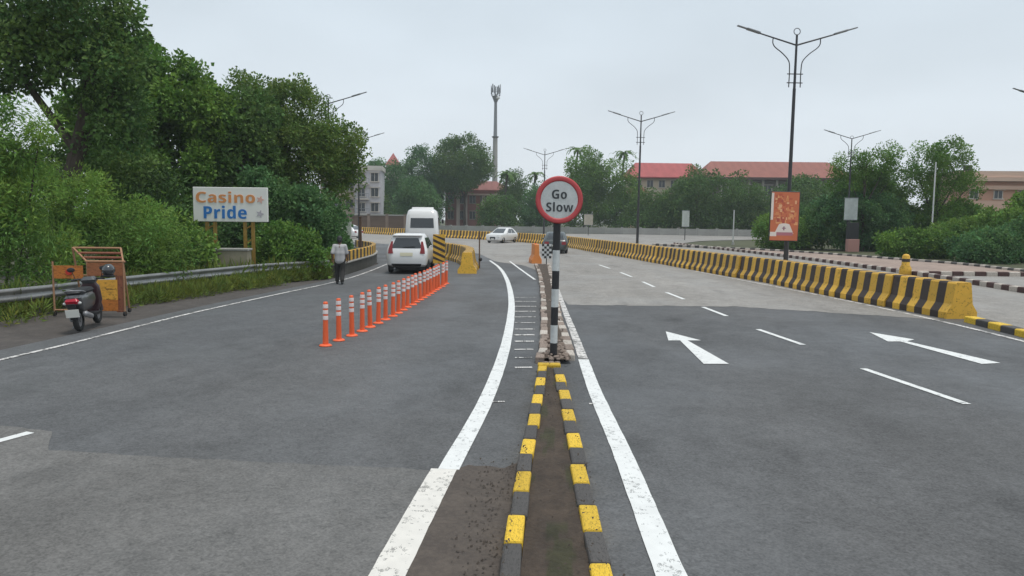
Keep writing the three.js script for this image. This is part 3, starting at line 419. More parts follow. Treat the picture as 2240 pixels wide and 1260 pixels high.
// ---------------------------------------------------------------- vehicles
// stacked rounded rectangles; front is -z. levels: [y, zRear, zFront, halfWidth, cornerRadius]
function stack(levels, nc = 4) {
  const rings = levels.map(([y, zr, zf, w, r]) => { const o = []; [[1, 1, zr], [1, -1, zf], [-1, -1, zf], [-1, 1, zr]].forEach(([sx, sz, ze], c) => { for (let i = 0; i <= nc; i++) { const a = (c * 90 + (i / nc) * 90) * Math.PI / 180, dx = Math.cos(Math.PI / 2 - a), dz = Math.sin(Math.PI / 2 - a); o.push([sx * (w - r) + r * dx, y, ze - sz * r + r * dz]); } }); return o; });
  const n = rings[0].length, p = rings.flat(2), idx = [];
  for (let l = 1; l < rings.length; l++) for (let i = 0; i < n; i++) { const a = (l - 1) * n + i, b = (l - 1) * n + (i + 1) % n, c = a + n, d = b + n; idx.push(a, b, d, a, d, c); }
  const cap = (l, flip) => { const m = p.length / 3, R = rings[l]; p.push(0, R[0][1], (levels[l][1] + levels[l][2]) / 2); for (let i = 0; i < n; i++) { const a = l * n + i, b = l * n + (i + 1) % n; flip ? idx.push(m, b, a) : idx.push(m, a, b); } };
  cap(0, true); cap(levels.length - 1, false);
  let g = new THREE.BufferGeometry(); g.setAttribute('position', new THREE.Float32BufferAttribute(p, 3)); g.setIndex(idx); g = toCreasedNormals(g, 0.6);
  g.setAttribute('uv', new THREE.Float32BufferAttribute(new Float32Array(g.attributes.position.count * 2), 2)); g.userData.levels = levels; return g;
}
// a patch on one side of a stack: from level height y0 to y1, from t0 to t1 along the side (0..1), off metres proud
function onSide(levels, side, y0, y1, t0, t1, off = 0.008, t0b = t0, t1b = t1) {
  const at = (y) => { for (let i = 1; i < levels.length; i++) if (y <= levels[i][0] + 1e-6) { const A = levels[i - 1], B = levels[i], s = (y - A[0]) / (B[0] - A[0] || 1); return A.map((v, k) => v + (B[k] - v) * s); } return levels[levels.length - 1]; };
  const p = [], idx = [], uv = [], rows = 5, cols = 3;
  for (let j = 0; j <= rows; j++) { const y = y0 + (y1 - y0) * j / rows, [, zr, zf, w, r] = at(y), s = j / rows, a = t0 + (t0b - t0) * s, b = t1 + (t1b - t1) * s;
    for (let i = 0; i <= cols; i++) { const t = a + (b - a) * i / cols; let x, z; if (side === 'rear') { x = (t * 2 - 1) * (w - r * 0.4); z = zr + off; } else if (side === 'front') { x = (1 - t * 2) * (w - r * 0.4); z = zf - off; } else { const sg = side === 'right' ? 1 : -1; x = sg * (w + off); z = zr - r * 0.4 + (zf - zr + r * 0.8) * t; } p.push(x, y, z); uv.push(i, j); if (i && j) { const k = j * (cols + 1) + i, q = [k - cols - 2, k - cols - 1, k, k - 1]; if (side === 'left') q.reverse(); idx.push(q[0], q[1], q[2], q[0], q[2], q[3]); } } }
  const g = new THREE.BufferGeometry(); g.setAttribute('position', new THREE.Float32BufferAttribute(p, 3)); g.setAttribute('uv', new THREE.Float32BufferAttribute(uv, 2)); g.setIndex(idx); g.computeVertexNormals(); return g;
}
function wheelOn(t, x, z, r, w = 0.2) {
  const s = Math.sign(x), ty = part(t, 'wheel', moved(new THREE.TorusGeometry(r - w * 0.42, w * 0.42, 10, 26).scale(1, 1, 1.15), x, r, z, 0, Math.PI / 2), MAT.rubber);
  part(ty, 'rim', moved(merge([new THREE.CylinderGeometry(r * 0.66, r * 0.66, 0.06, 20), new THREE.CylinderGeometry(r * 0.2, r * 0.2, 0.1, 10)]), x + s * 0.02, r, z, 0, 0, Math.PI / 2), MAT.chrome);
}
{ // white people carrier seen from behind
  const t = thing('white_car', 'white people carrier driving away between the bollards and the left wall', 'car', [-4.42, 0, 33.3], 0.02);
  const lv = [[0.31, 1.98, -2.0, 0.74, 0.25], [0.39, 2.13, -2.14, 0.80, 0.28], [0.62, 2.17, -2.18, 0.85, 0.28], [0.86, 2.13, -2.10, 0.865, 0.26], [0.98, 2.10, -1.85, 0.85, 0.24], [1.06, 2.06, -1.15, 0.83, 0.22], [1.35, 1.90, -0.62, 0.74, 0.2], [1.57, 1.78, -0.2, 0.67, 0.2], [1.655, 1.68, 0.05, 0.60, 0.2], [1.68, 1.5, 0.3, 0.5, 0.2]];
  const body = part(t, 'body', stack(lv), MAT.carWhite);
  part(t, 'rear_window', onSide(lv, 'rear', 1.08, 1.50, 0.07, 0.93, 0.012, 0.12, 0.88), MAT.carGlass);
  part(t, 'windscreen', onSide(lv, 'front', 1.1, 1.52, 0.06, 0.94), MAT.carGlass);
  for (const s of ['left', 'right']) { part(t, 'side_window', onSide(lv, s, 1.07, 1.50, 0.06, 0.34, 0.008, 0.10, 0.36), MAT.carGlass); part(t, 'side_window', onSide(lv, s, 1.07, 1.50, 0.37, 0.64, 0.008, 0.40, 0.64), MAT.carGlass); part(t, 'side_window', onSide(lv, s, 1.07, 1.50, 0.67, 0.90, 0.008, 0.70, 0.9), MAT.carGlass); }
  for (const s of [0, 1]) { part(t, 'tail_light', onSide(lv, 'rear', 0.86, 1.36, s ? 0.86 : 0.0, s ? 1.0 : 0.14, 0.016, s ? 0.94 : 0.0, s ? 1.0 : 0.06), MAT.tail); }
  part(t, 'number_plate', onSide(lv, 'rear', 0.76, 0.9, 0.33, 0.67, 0.025), MAT.plateYellow);
  part(t, 'bumper', onSide(lv, 'rear', 0.32, 0.44, 0.06, 0.94, 0.02), MAT.black);
  part(t, 'spoiler', box(1.25, 0.04, 0.2, 0, 1.60, 1.80, 0.015), MAT.carWhite); part(t, 'rear_wiper', moved(box(0.5, 0.02, 0.02), 0.1, 1.14, 2.06, 0, 0, 0.1), MAT.black);
  part(t, 'underbody', box(1.45, 0.22, 3.6, 0, 0.28, 0), MAT.black); part(t, 'exhaust', rod([-0.5, 0.24, 1.8], [-0.5, 0.24, 2.1], 0.035), MAT.grey);
  for (const x of [-0.76, 0.76]) { for (const z of [1.25, -1.35]) wheelOn(t, x, z, 0.33); part(t, 'mirror', box(0.16, 0.13, 0.1, Math.sign(x) * 0.92, 1.08, -0.75, 0.03), MAT.carWhite); }
}
{ // white minibus
  const t = thing('white_minibus', 'tall white minibus ahead of the people carrier at the bend', 'bus', [-5.85, 0, 49.8], 0.085);
  const lv = [[0.40, 3.30, -3.2, 0.94, 0.2], [0.55, 3.38, -3.3, 1.0, 0.24], [1.3, 3.4, -3.3, 1.03, 0.26], [1.6, 3.36, -3.15, 1.02, 0.26], [2.45, 3.22, -2.7, 0.96, 0.26], [2.75, 3.08, -2.5, 0.88, 0.28], [2.86, 2.9, -2.3, 0.75, 0.28]];
  part(t, 'body', stack(lv), MAT.carWhite);
  part(t, 'rear_window', onSide(lv, 'rear', 1.72, 2.32, 0.10, 0.90, 0.012), MAT.carGlass);
  part(t, 'windscreen', onSide(lv, 'front', 1.5, 2.45, 0.06, 0.94), MAT.carGlass);
  for (const s of ['left', 'right']) for (let i = 0; i < 5; i++) part(t, 'side_window', onSide(lv, s, 1.6, 2.35, 0.06 + i * 0.175, 0.22 + i * 0.175), MAT.carGlass);
  for (const s of [0, 1]) part(t, 'tail_light', onSide(lv, 'rear', 0.85, 1.25, s ? 0.90 : 0.0, s ? 1.0 : 0.10, 0.014), MAT.tail);
  part(t, 'number_plate', onSide(lv, 'rear', 0.78, 0.9, 0.36, 0.64, 0.02), MAT.plateYellow);
  part(t, 'bumper', box(1.98, 0.26, 0.16, 0, 0.5, 3.38, 0.05), MAT.grey);
  part(t, 'roof_unit', stack([[2.84, 2.3, -0.6, 0.7, 0.1], [3.0, 2.2, -0.5, 0.66, 0.1]]), MAT.carWhite);
  part(t, 'underbody', box(1.7, 0.3, 6.2, 0, 0.42, 0), MAT.black);
  for (const x of [-0.88, 0.88]) { for (const z of [2.0, -2.2]) wheelOn(t, x, z, 0.38, 0.24); part(t, 'mirror', merge([box(0.14, 0.3, 0.1, Math.sign(x) * 1.22, 2.1, -2.95, 0.03), rod([Math.sign(x) * 0.9, 2.2, -2.9], [Math.sign(x) * 1.22, 2.2, -2.95], 0.02)]), MAT.black); }
}
function sedan(name, label, at, turn, paint, { front = true } = {}) {
  const t = thing(name, label, 'car', at, turn);
  const lv = [[0.22, 1.9, -1.92, 0.70, 0.25], [0.32, 2.0, -2.04, 0.79, 0.3], [0.6, 2.02, -2.06, 0.84, 0.3], [0.82, 1.96, -1.95, 0.84, 0.28], [0.93, 1.86, -1.0, 0.80, 0.24], [1.2, 1.5, -0.5, 0.70, 0.22], [1.40, 1.15, -0.1, 0.62, 0.2], [1.47, 0.95, 0.12, 0.52, 0.2]];
  part(t, 'body', stack(lv), paint); part(t, 'windscreen', onSide(lv, 'front', 0.95, 1.38, 0.06, 0.94, 0.01), MAT.carGlass); part(t, 'rear_window', onSide(lv, 'rear', 0.96, 1.36, 0.08, 0.92, 0.01), MAT.carGlass);
  for (const s of ['left', 'right']) { part(t, 'side_window', onSide(lv, s, 0.95, 1.36, 0.16, 0.47, 0.008, 0.2, 0.47), MAT.carGlass); part(t, 'side_window', onSide(lv, s, 0.95, 1.36, 0.5, 0.86, 0.008, 0.5, 0.84), MAT.carGlass); }
  for (const s of [0, 1]) { part(t, 'headlight', onSide(lv, 'front', 0.58, 0.76, s ? 0.78 : 0.0, s ? 1.0 : 0.22, 0.014), MAT.lampGlass); part(t, 'tail_light', onSide(lv, 'rear', 0.62, 0.82, s ? 0.80 : 0.0, s ? 1.0 : 0.20, 0.014), MAT.tail); }
  part(t, 'grille', onSide(lv, 'front', 0.36, 0.6, 0.3, 0.7, 0.012), MAT.black); part(t, 'number_plate', onSide(lv, 'front', 0.36, 0.46, 0.38, 0.62, 0.022), MAT.plate); part(t, 'number_plate', onSide(lv, 'rear', 0.5, 0.62, 0.36, 0.64, 0.02), MAT.plate);
  part(t, 'underbody', box(1.4, 0.2, 3.4, 0, 0.25, 0), MAT.black);
  for (const x of [-0.74, 0.74]) { for (const z of [1.2, -1.3]) wheelOn(t, x, z, 0.3); part(t, 'mirror', box(0.15, 0.11, 0.1, Math.sign(x) * 0.9, 0.95, -0.65, 0.03), paint); }
  return t;
}
sedan('white_car', 'small white car coming round the far bend toward the camera', [-1.0, 0, 73.5], Math.PI - 0.45, MAT.carWhite);
sedan('dark_car', 'dark car driving away partly hidden behind the banded sign post', [3.05, 0, 53], -0.08, MAT.carDark);
sedan('white_car', 'distant white car partly hidden left of the minibus', [-18.6, 0, 84], Math.PI / 2 - 0.5, MAT.carWhite);

// ---------------------------------------------------------------- parked scooter and helmet
{
  const t = thing('parked_scooter', 'dark parked scooter with red tail lamp in front of the barricade', 'scooter', [-8.80, 0, 15.55], 0.24); t.rotation.z = 0.07;
  const maroon = new THREE.MeshPhysicalMaterial({ color: C(0.05, 0.02, 0.024), roughness: 0.35, clearcoat: 0.8 }), dark = new THREE.MeshPhysicalMaterial({ color: C(0.05, 0.05, 0.053), roughness: 0.35, clearcoat: 0.7 }), silver = std({ color: C(0.28, 0.28, 0.29), roughness: 0.4, metalness: 0.4 });
  const wh = (z) => { const w = part(t, 'wheel', moved(new THREE.TorusGeometry(0.19, 0.052, 10, 26), 0, 0.24, z, 0, Math.PI / 2), MAT.rubber); part(w, 'rim', moved(merge([new THREE.CylinderGeometry(0.14, 0.14, 0.05, 18), new THREE.CylinderGeometry(0.05, 0.05, 0.1, 10)]), 0, 0.24, z, 0, 0, Math.PI / 2), silver); };
  wh(0.58); wh(-0.66);
  part(t, 'rear_cowl', stack([[0.40, 0.55, 0.0, 0.10, 0.05], [0.48, 0.74, -0.12, 0.155, 0.08], [0.60, 0.84, -0.16, 0.175, 0.09], [0.70, 0.86, -0.14, 0.165, 0.09], [0.75, 0.80, -0.1, 0.13, 0.08]]), dark);
  part(t, 'seat', stack([[0.74, 0.72, -0.2, 0.12, 0.07], [0.79, 0.76, -0.22, 0.145, 0.09], [0.84, 0.72, -0.18, 0.12, 0.09], [0.855, 0.66, -0.1, 0.08, 0.06]]), MAT.black);
  part(t, 'grab_rail', tube([[-0.13, 0.78, 0.4], [-0.14, 0.83, 0.75], [0, 0.85, 0.9], [0.14, 0.83, 0.75], [0.13, 0.78, 0.4]], 0.014, 24, 6), silver);
  part(t, 'tail_light', stack([[0.58, 0.87, 0.76, 0.11, 0.04], [0.64, 0.90, 0.76, 0.13, 0.05], [0.69, 0.87, 0.76, 0.10, 0.04]]), std({ color: C(0.42, 0.012, 0.03), roughness: 0.2 }));
  for (const x of [-0.13, 0.13]) part(t, 'indicator', moved(new THREE.SphereGeometry(0.04, 12, 8).scale(1, 0.7, 0.6), x, 0.60, 0.84), MAT.lampGlass);
  part(t, 'mudguard', moved(box(0.14, 0.34, 0.02, 0, 0, 0, 0.008), 0, 0.43, 0.86, 0.3), MAT.black);
  part(t, 'number_plate', moved(box(0.24, 0.16, 0.01), 0, 0.40, 0.90, 0.25), MAT.plate);
  part(t, 'footboard', stack([[0.24, 0.02, -0.42, 0.15, 0.05], [0.30, 0.02, -0.44, 0.17, 0.05]]), MAT.black);
  part(t, 'front_apron', moved(stack([[0, 0.05, -0.06, 0.10, 0.05], [0.25, 0.05, -0.08, 0.2, 0.06], [0.55, 0.04, -0.06, 0.19, 0.05], [0.68, 0.03, -0.04, 0.10, 0.03]]), 0, 0.28, -0.45, 0.14), maroon);
  part(t, 'front_mudguard', moved(new THREE.TorusGeometry(0.25, 0.07, 8, 16, 2.2), 0, 0.25, -0.66, 0, Math.PI / 2, 0, 0).rotateX(0), maroon);
  part(t, 'handlebar', merge([tube([[-0.32, 0.98, -0.30], [-0.15, 0.99, -0.36], [0, 0.97, -0.40], [0.15, 0.99, -0.36], [0.32, 0.98, -0.30]], 0.018, 20, 6), rod([0, 0.7, -0.46], [0, 0.98, -0.40], 0.03)]), MAT.black);
  part(t, 'headlamp_cowl', stack([[0.90, -0.30, -0.46, 0.12, 0.05], [0.97, -0.28, -0.52, 0.16, 0.06], [1.04, -0.34, -0.48, 0.1, 0.05]]), dark);
  for (const s of [-1, 1]) { const m = part(t, 'mirror', moved(new THREE.SphereGeometry(0.065, 14, 8).scale(1.2, 0.8, 0.3), s * 0.31, 1.2, -0.34), MAT.black); part(m, 'stalk', rod([s * 0.24, 0.98, -0.34], [s * 0.3, 1.18, -0.34], 0.008, 0.008, 6), MAT.black); }
  part(t, 'engine', merge([box(0.13, 0.2, 0.5, -0.1, 0.30, 0.36, 0.04), box(0.1, 0.14, 0.22, -0.04, 0.32, 0.1, 0.03)]), MAT.grey);
  part(t, 'exhaust', moved(new THREE.CapsuleGeometry(0.055, 0.34, 4, 12), 0.17, 0.32, 0.52, Math.PI / 2 - 0.25), silver);
  part(t, 'side_stand', rod([-0.1, 0.24, 0.1], [-0.26, 0.02, 0.16], 0.012), MAT.grey);
  const h = thing('helmet', 'dark full face helmet with a shiny crown resting on the scooter handlebar', 'helmet', [-8.58, 1.03, 15.98], 0.4);
  const hg = new THREE.SphereGeometry(0.14, 24, 16).scale(0.92, 0.98, 1.12); part(h, 'shell', moved(hg, 0, 0.14, 0), new THREE.MeshPhysicalMaterial({ color: C(0.03, 0.032, 0.036), roughness: 0.25, clearcoat: 1 }));
  part(h, 'visor', moved(new THREE.SphereGeometry(0.143, 20, 10, 0, Math.PI, 1.1, 0.75).scale(0.93, 0.99, 1.13), 0, 0.135, 0, 0, Math.PI, 0), MAT.carGlass); part(h, 'neck_trim', moved(new THREE.TorusGeometry(0.1, 0.022, 8, 24), 0, 0.02, 0, Math.PI / 2), MAT.black);
}

// ---------------------------------------------------------------- person walking away on the left verge
function sdfGeo(bones, cx, cy, cz, half, res = 80, k = 0.03) {
  const mc = new MarchingCubes(res, MAT.black, false, false, 60000); mc.isolation = 0;
  const B = bones.map(([a, b, r0, r1, kk]) => ({ a, v: [b[0] - a[0], b[1] - a[1], b[2] - a[2]], r0, r1 })); B.forEach(o => o.l = o.v[0] ** 2 + o.v[1] ** 2 + o.v[2] ** 2 + 1e-9);
  for (let z = 0; z < res; z++) for (let y = 0; y < res; y++) for (let x = 0; x < res; x++) {
    const p = [cx + half * (x / (res / 2) - 1), cy + half * (y / (res / 2) - 1), cz + half * (z / (res / 2) - 1)]; let m = 1e3;
    for (const o of B) { const q = [p[0] - o.a[0], p[1] - o.a[1], p[2] - o.a[2]], t = Math.min(1, Math.max(0, (q[0] * o.v[0] + q[1] * o.v[1] + q[2] * o.v[2]) / o.l)), dx = q[0] - t * o.v[0], dy = q[1] - t * o.v[1], dz = q[2] - t * o.v[2], d = Math.sqrt(dx * dx + dy * dy + dz * dz) - (o.r0 + (o.r1 - o.r0) * t), h = Math.max(k - Math.abs(m - d), 0) / k; m = Math.min(m, d) - h * h * k * 0.25; }
    mc.field[z * res * res + y * res + x] = -m;
  }
  mc.update(); const n = mc.count, g = new THREE.BufferGeometry(), P = new Float32Array(n * 3); for (let i = 0; i < n; i++) { P[i * 3] = cx + half * mc.positionArray[i * 3]; P[i * 3 + 1] = cy + half * mc.positionArray[i * 3 + 1]; P[i * 3 + 2] = cz + half * mc.positionArray[i * 3 + 2]; }
  g.setAttribute('position', new THREE.BufferAttribute(P, 3)); let w = mergeVertices(g, 1e-4); w.computeVertexNormals(); return w;
}
{
  const t = thing('person', 'person in a pale shirt and dark trousers walking away along the left edge', 'person', [-6.02, 0, 26.3], 0.1);
  const skin = std({ color: C(0.16, 0.085, 0.055), roughness: 0.6 });
  const hipL = [-0.09, 0.84, 0], hipR = [0.09, 0.84, 0], knL = [-0.10, 0.46, -0.10], knR = [0.10, 0.47, 0.03], anL = [-0.10, 0.09, -0.05], anR = [0.10, 0.11, 0.24];
  const shL = [-0.18, 1.33, 0], shR = [0.18, 1.33, 0], elL = [-0.24, 1.07, 0.10], elR = [0.24, 1.07, -0.04], wrL = [-0.23, 0.85, 0.04], wrR = [0.24, 0.87, -0.16];
  const body = [[hipL, knL, 0.085, 0.06], [hipR, knR, 0.085, 0.06], [knL, anL, 0.058, 0.04], [knR, anR, 0.058, 0.04], [[0, 0.86, 0], [0, 1.08, 0.01], 0.125, 0.115], [[0, 1.08, 0.01], [0, 1.28, 0], 0.115, 0.12], [[-0.1, 1.3, 0], [0.1, 1.3, 0], 0.085, 0.085], [shL, elL, 0.052, 0.042], [shR, elR, 0.052, 0.042], [elL, wrL, 0.04, 0.03], [elR, wrR, 0.04, 0.03], [[0, 1.34, 0], [0, 1.45, -0.01], 0.055, 0.05], [[0, 1.52, -0.015], [0, 1.58, -0.01], 0.078, 0.085], [[0, 1.47, -0.05], [0, 1.5, -0.05], 0.05, 0.06]];
  const hand = (w, s, f) => { const o = [], b = [w[0], w[1] - 0.07, w[2] + f * 0.01]; o.push([w, b, 0.026, 0.03]); for (let i = 0; i < 4; i++) { const zz = -0.027 + i * 0.018, L = [0.06, 0.075, 0.07, 0.05][i]; o.push([[b[0], b[1], b[2] + zz], [b[0] - s * 0.008, b[1] - L * 0.6, b[2] + zz], 0.0095, 0.009], [[b[0] - s * 0.008, b[1] - L * 0.6, b[2] + zz], [b[0] - s * 0.025, b[1] - L, b[2] + zz], 0.009, 0.008]); } o.push([[w[0], w[1] - 0.03, w[2] - 0.02], [w[0] - s * 0.012, w[1] - 0.085, w[2] - 0.05], 0.011, 0.009]); return o; };
  const g1 = sdfGeo(body, 0, 0.9, 0, 0.95, 96), gh = [[wrL, -1], [wrR, 1]].map(([w, s]) => sdfGeo(hand(w, s, 1), w[0], w[1] - 0.07, w[2], 0.12, 60, 0.008));
  const bare = (g) => { const q = g.toNonIndexed(); q.computeVertexNormals(); return q; };
  part(t, 'body', mergeGeometries([g1, ...gh].map(bare)), skin);
  part(t, 'shirt', sdfGeo([[[-0.05, 0.84, 0.01], [-0.05, 1.08, 0.02], 0.135, 0.125], [[0.05, 0.84, 0.01], [0.05, 1.08, 0.02], 0.135, 0.125], [[-0.05, 1.08, 0.02], [-0.06, 1.28, 0.005], 0.125, 0.12], [[0.05, 1.08, 0.02], [0.06, 1.28, 0.005], 0.125, 0.12], [[-0.12, 1.31, 0], [0.12, 1.31, 0], 0.088, 0.088], [shL, [-0.235, 1.1, 0.09], 0.072, 0.066], [shR, [0.235, 1.1, -0.03], 0.072, 0.066]], 0, 1.1, 0, 0.55, 80), std({ color: C(0.44, 0.43, 0.43), roughness: 0.9 }));
  part(t, 'trousers', sdfGeo([[hipL, knL, 0.11, 0.082], [hipR, knR, 0.11, 0.082], [knL, [anL[0], anL[1] + 0.04, anL[2]], 0.082, 0.07], [knR, [anR[0], anR[1] + 0.04, anR[2]], 0.082, 0.07], [[-0.05, 0.86, 0], [0.05, 0.86, 0], 0.125, 0.125]], 0, 0.5, 0, 0.6, 80), std({ color: C(0.03, 0.028, 0.026), roughness: 0.9 }));
  part(t, 'hair', sdfGeo([[[0, 1.555, 0.0], [0, 1.60, 0.0], 0.088, 0.088], [[0, 1.52, 0.03], [0, 1.5, 0.035], 0.07, 0.06]], 0, 1.55, 0, 0.2, 40), MAT.black);
  for (const a of [anL, anR]) part(t, 'shoe', sdfGeo([[[a[0], a[1] - 0.045, a[2] + 0.03], [a[0], a[1] - 0.05, a[2] - 0.13], 0.045, 0.038]], a[0], a[1] - 0.04, a[2] - 0.05, 0.2, 40), MAT.black);
}

// ---------------------------------------------------------------- vegetation
const leafMat = (r, g, b) => new THREE.MeshPhysicalMaterial({ color: C(r, g, b), roughness: 0.85, specularIntensity: 0.35, transmission: 0.34, thickness: 0, side: THREE.DoubleSide });
function clumpGeo(seed, leaves, long, wide, droop = 0.3) { // leaf-sized folded blades round a twig, unit radius
  const r = rngOf(seed), p = [], idx = [], uv = [];
  for (let i = 0; i < leaves; i++) {
    const dir = new THREE.Vector3(r() * 2 - 1, r() * 2 - 1, r() * 2 - 1).normalize(), o = dir.clone().multiplyScalar(0.25 + 0.75 * Math.cbrt(r()) * 0.9), ax = dir.clone().add(new THREE.Vector3(r() - 0.5, r() - 0.5 - droop, r() - 0.5).multiplyScalar(1.6)).normalize();
    const side = new THREE.Vector3(r() - 0.5, (r() - 0.5) * 0.5, r() - 0.5).cross(ax).normalize(), nn = ax.clone().cross(side), L = long * (0.7 + 0.6 * r()), w = wide * (0.7 + 0.6 * r());
    const b = p.length / 3, tip = o.clone().addScaledVector(ax, L).addScaledVector(nn, -0.12 * L), mid = o.clone().addScaledVector(ax, L * 0.45);
    for (const q of [o, mid.clone().addScaledVector(side, w).addScaledVector(nn, 0.22 * w), tip, mid.clone().addScaledVector(side, -w).addScaledVector(nn, 0.22 * w)]) { p.push(q.x, q.y, q.z); uv.push(0, 0); }
    idx.push(b, b + 1, b + 2, b, b + 2, b + 3);
  }
  let g = new THREE.BufferGeometry(); g.setAttribute('position', new THREE.Float32BufferAttribute(p, 3)); g.setAttribute('uv', new THREE.Float32BufferAttribute(uv, 2)); g.setIndex(idx); g = g.toNonIndexed(); g.computeVertexNormals(); return g;
}
const CL = { broad: clumpGeo(1, 30, 0.46, 0.17), small: clumpGeo(2, 46, 0.30, 0.12), fine: clumpGeo(3, 54, 0.40, 0.055, 0.5), big: clumpGeo(4, 18, 0.62, 0.28, 0.5) };
const LM = { mid: leafMat(0.135, 0.250, 0.042), dark: leafMat(0.105, 0.190, 0.046), bright: leafMat(0.165, 0.285, 0.055), olive: leafMat(0.135, 0.215, 0.045), cool: leafMat(0.105, 0.215, 0.070) };
function crown(parent, name, blobs, { geo, mat, s = 0.45, dens = 1.3, seed = 1, rough = 0.3, shell = 0.22, tint = 0.35, floor = 0.05, flat = 0.85, lobe = 0.36 }) {
  const r = rngOf(seed), P = [], area = blobs.map(([, , , a, b, c]) => 4 * Math.PI * Math.pow((Math.pow(a * b, 1.6) + Math.pow(a * c, 1.6) + Math.pow(b * c, 1.6)) / 3, 1 / 1.6));
  blobs.forEach(([x, y, z, a, b, c], k) => {
    const n = Math.round(area[k] / (s * s) * dens), lr = Math.max(s * 0.9, lobe * Math.min(a, b, c)), nl = Math.max(6, Math.round(area[k] / (lr * lr * 2.6)));
    for (let l = 0; l < nl; l++) { // boughs: each a small dome of leaf clumps, with hollows between them
      const u = r() * 2 - 1, th = r() * 2 * Math.PI, q = Math.sqrt(1 - u * u), ox = q * Math.cos(th), oy = u, oz = q * Math.sin(th), rr = (1 + rough * 1.3 * fbm(ox * 1.7 + seed * 3.1 + k * 7, oy * 1.7 + k, oz * 1.7, 3)) * (1 - shell * r()), R1 = lr * (0.65 + 0.7 * r());
      const X0 = x + ox * a * rr, Y0 = y + oy * b * rr, Z0 = z + oz * c * rr; let deep = false;
      for (let j = 0; j < blobs.length && !deep; j++) if (j !== k) { const B = blobs[j]; if (((X0 - B[0]) / B[3]) ** 2 + ((Y0 - B[1]) / B[4]) ** 2 + ((Z0 - B[2]) / B[5]) ** 2 < 0.42) deep = true; }
      const m = Math.round(n / nl * (deep ? 0.2 : 1) * (R1 * R1 / (lr * lr)) * 0.95);
      for (let i = 0; i < m; i++) { let dx = r() * 2 - 1 + 0.45 * ox, dy = r() * 2 - 1 + 0.45 * oy + 0.35, dz = r() * 2 - 1 + 0.45 * oz; const g = R1 * (0.55 + 0.5 * Math.cbrt(r())) / Math.hypot(dx, dy, dz); dx *= g; dy *= g * 0.8; dz *= g; if (Y0 + dy < floor) continue; P.push([X0 + dx, Y0 + dy, Z0 + dz]); }
    }
  });
  const m = new THREE.InstancedMesh(geo, mat, P.length), M4 = new THREE.Matrix4(), Q = new THREE.Quaternion(), E = new THREE.Euler(), S = new THREE.Vector3(), V = new THREE.Vector3(), col = new THREE.Color();
  P.forEach(([x, y, z], i) => { E.set(r() * 6.3, r() * 6.3, r() * 6.3); Q.setFromEuler(E); const k = s * (0.6 + 0.8 * r()); S.set(k, k * flat, k); M4.compose(V.set(x, y, z), Q, S); m.setMatrixAt(i, M4);
    const n1 = fbm(x * 0.7 / Math.max(s, 0.3) * 0.4, y * 0.5, z * 0.4, 3), v = 1 + tint * (r() - 0.5) + tint * 1.5 * n1, w = (r() - 0.5) * tint * 0.6 + n1 * 0.25; col.setRGB(v * (1 + w), v, v * (1 - w * 0.8)); m.setColorAt(i, col); });
  m.name = name; m.userData.kind = 'stuff'; m.castShadow = m.receiveShadow = true; parent.add(m); return m;
}
function trunkGeo(h, r0, seed, limbs, lean = 0) {
  const r = rngOf(seed), list = [tube([[0, -0.1, 0], [lean * 0.3 + (r() - 0.5) * 0.3, h * 0.35, (r() - 0.5) * 0.3], [lean * 0.7 + (r() - 0.5) * 0.4, h * 0.7, (r() - 0.5) * 0.4], [lean, h, 0]], r0, 20, 9)];
  { const p = list[0].attributes.position; for (let i = 0; i < p.count; i++) { const y = p.getY(i), k = 1 - 0.6 * Math.min(1, Math.max(0, y / h)); const cx = lean * Math.min(1, Math.max(0, y / h)); p.setX(i, cx + (p.getX(i) - cx) * k); p.setZ(i, p.getZ(i) * k); } }
  for (const [y0, X, Y, Z] of limbs) { const cx = lean * y0 / h; list.push(rod([cx, y0, 0], [cx + (X - cx) * 0.5, y0 + (Y - y0) * 0.45, Z * 0.5], r0 * 0.42, r0 * 0.3, 7), rod([cx + (X - cx) * 0.5, y0 + (Y - y0) * 0.45, Z * 0.5], [X, Y, Z], r0 * 0.3, r0 * 0.1, 6)); }
  const g = merge(list); g.computeVertexNormals(); return g;
}
function tree(name, label, x, d, { h, r0 = 0.2, limbs, lean = 0, category = 'tree', group, trunk = true }, blobs, leaf) {
  const t = thing(name, label, category, [x, 0, d], 0, group);
  if (trunk) part(t, 'trunk', trunkGeo(h, r0, leaf.seed, limbs ?? blobs.slice(0, 6).map(([X, Y, Z]) => [h * (0.45 + 0.4 * ((X * 7.3 % 1 + 1) % 1)), X, Y, Z]), lean), MAT.bark);
  else part(t, 'stems', merge(blobs.slice(0, 5).map(([X, Y, Z]) => rod([X * 0.4, -0.05, Z * 0.4], [X, Y, Z], 0.04, 0.015, 5))), MAT.bark);
  crown(t, trunk ? 'crown' : 'foliage', blobs, leaf); return t;
}
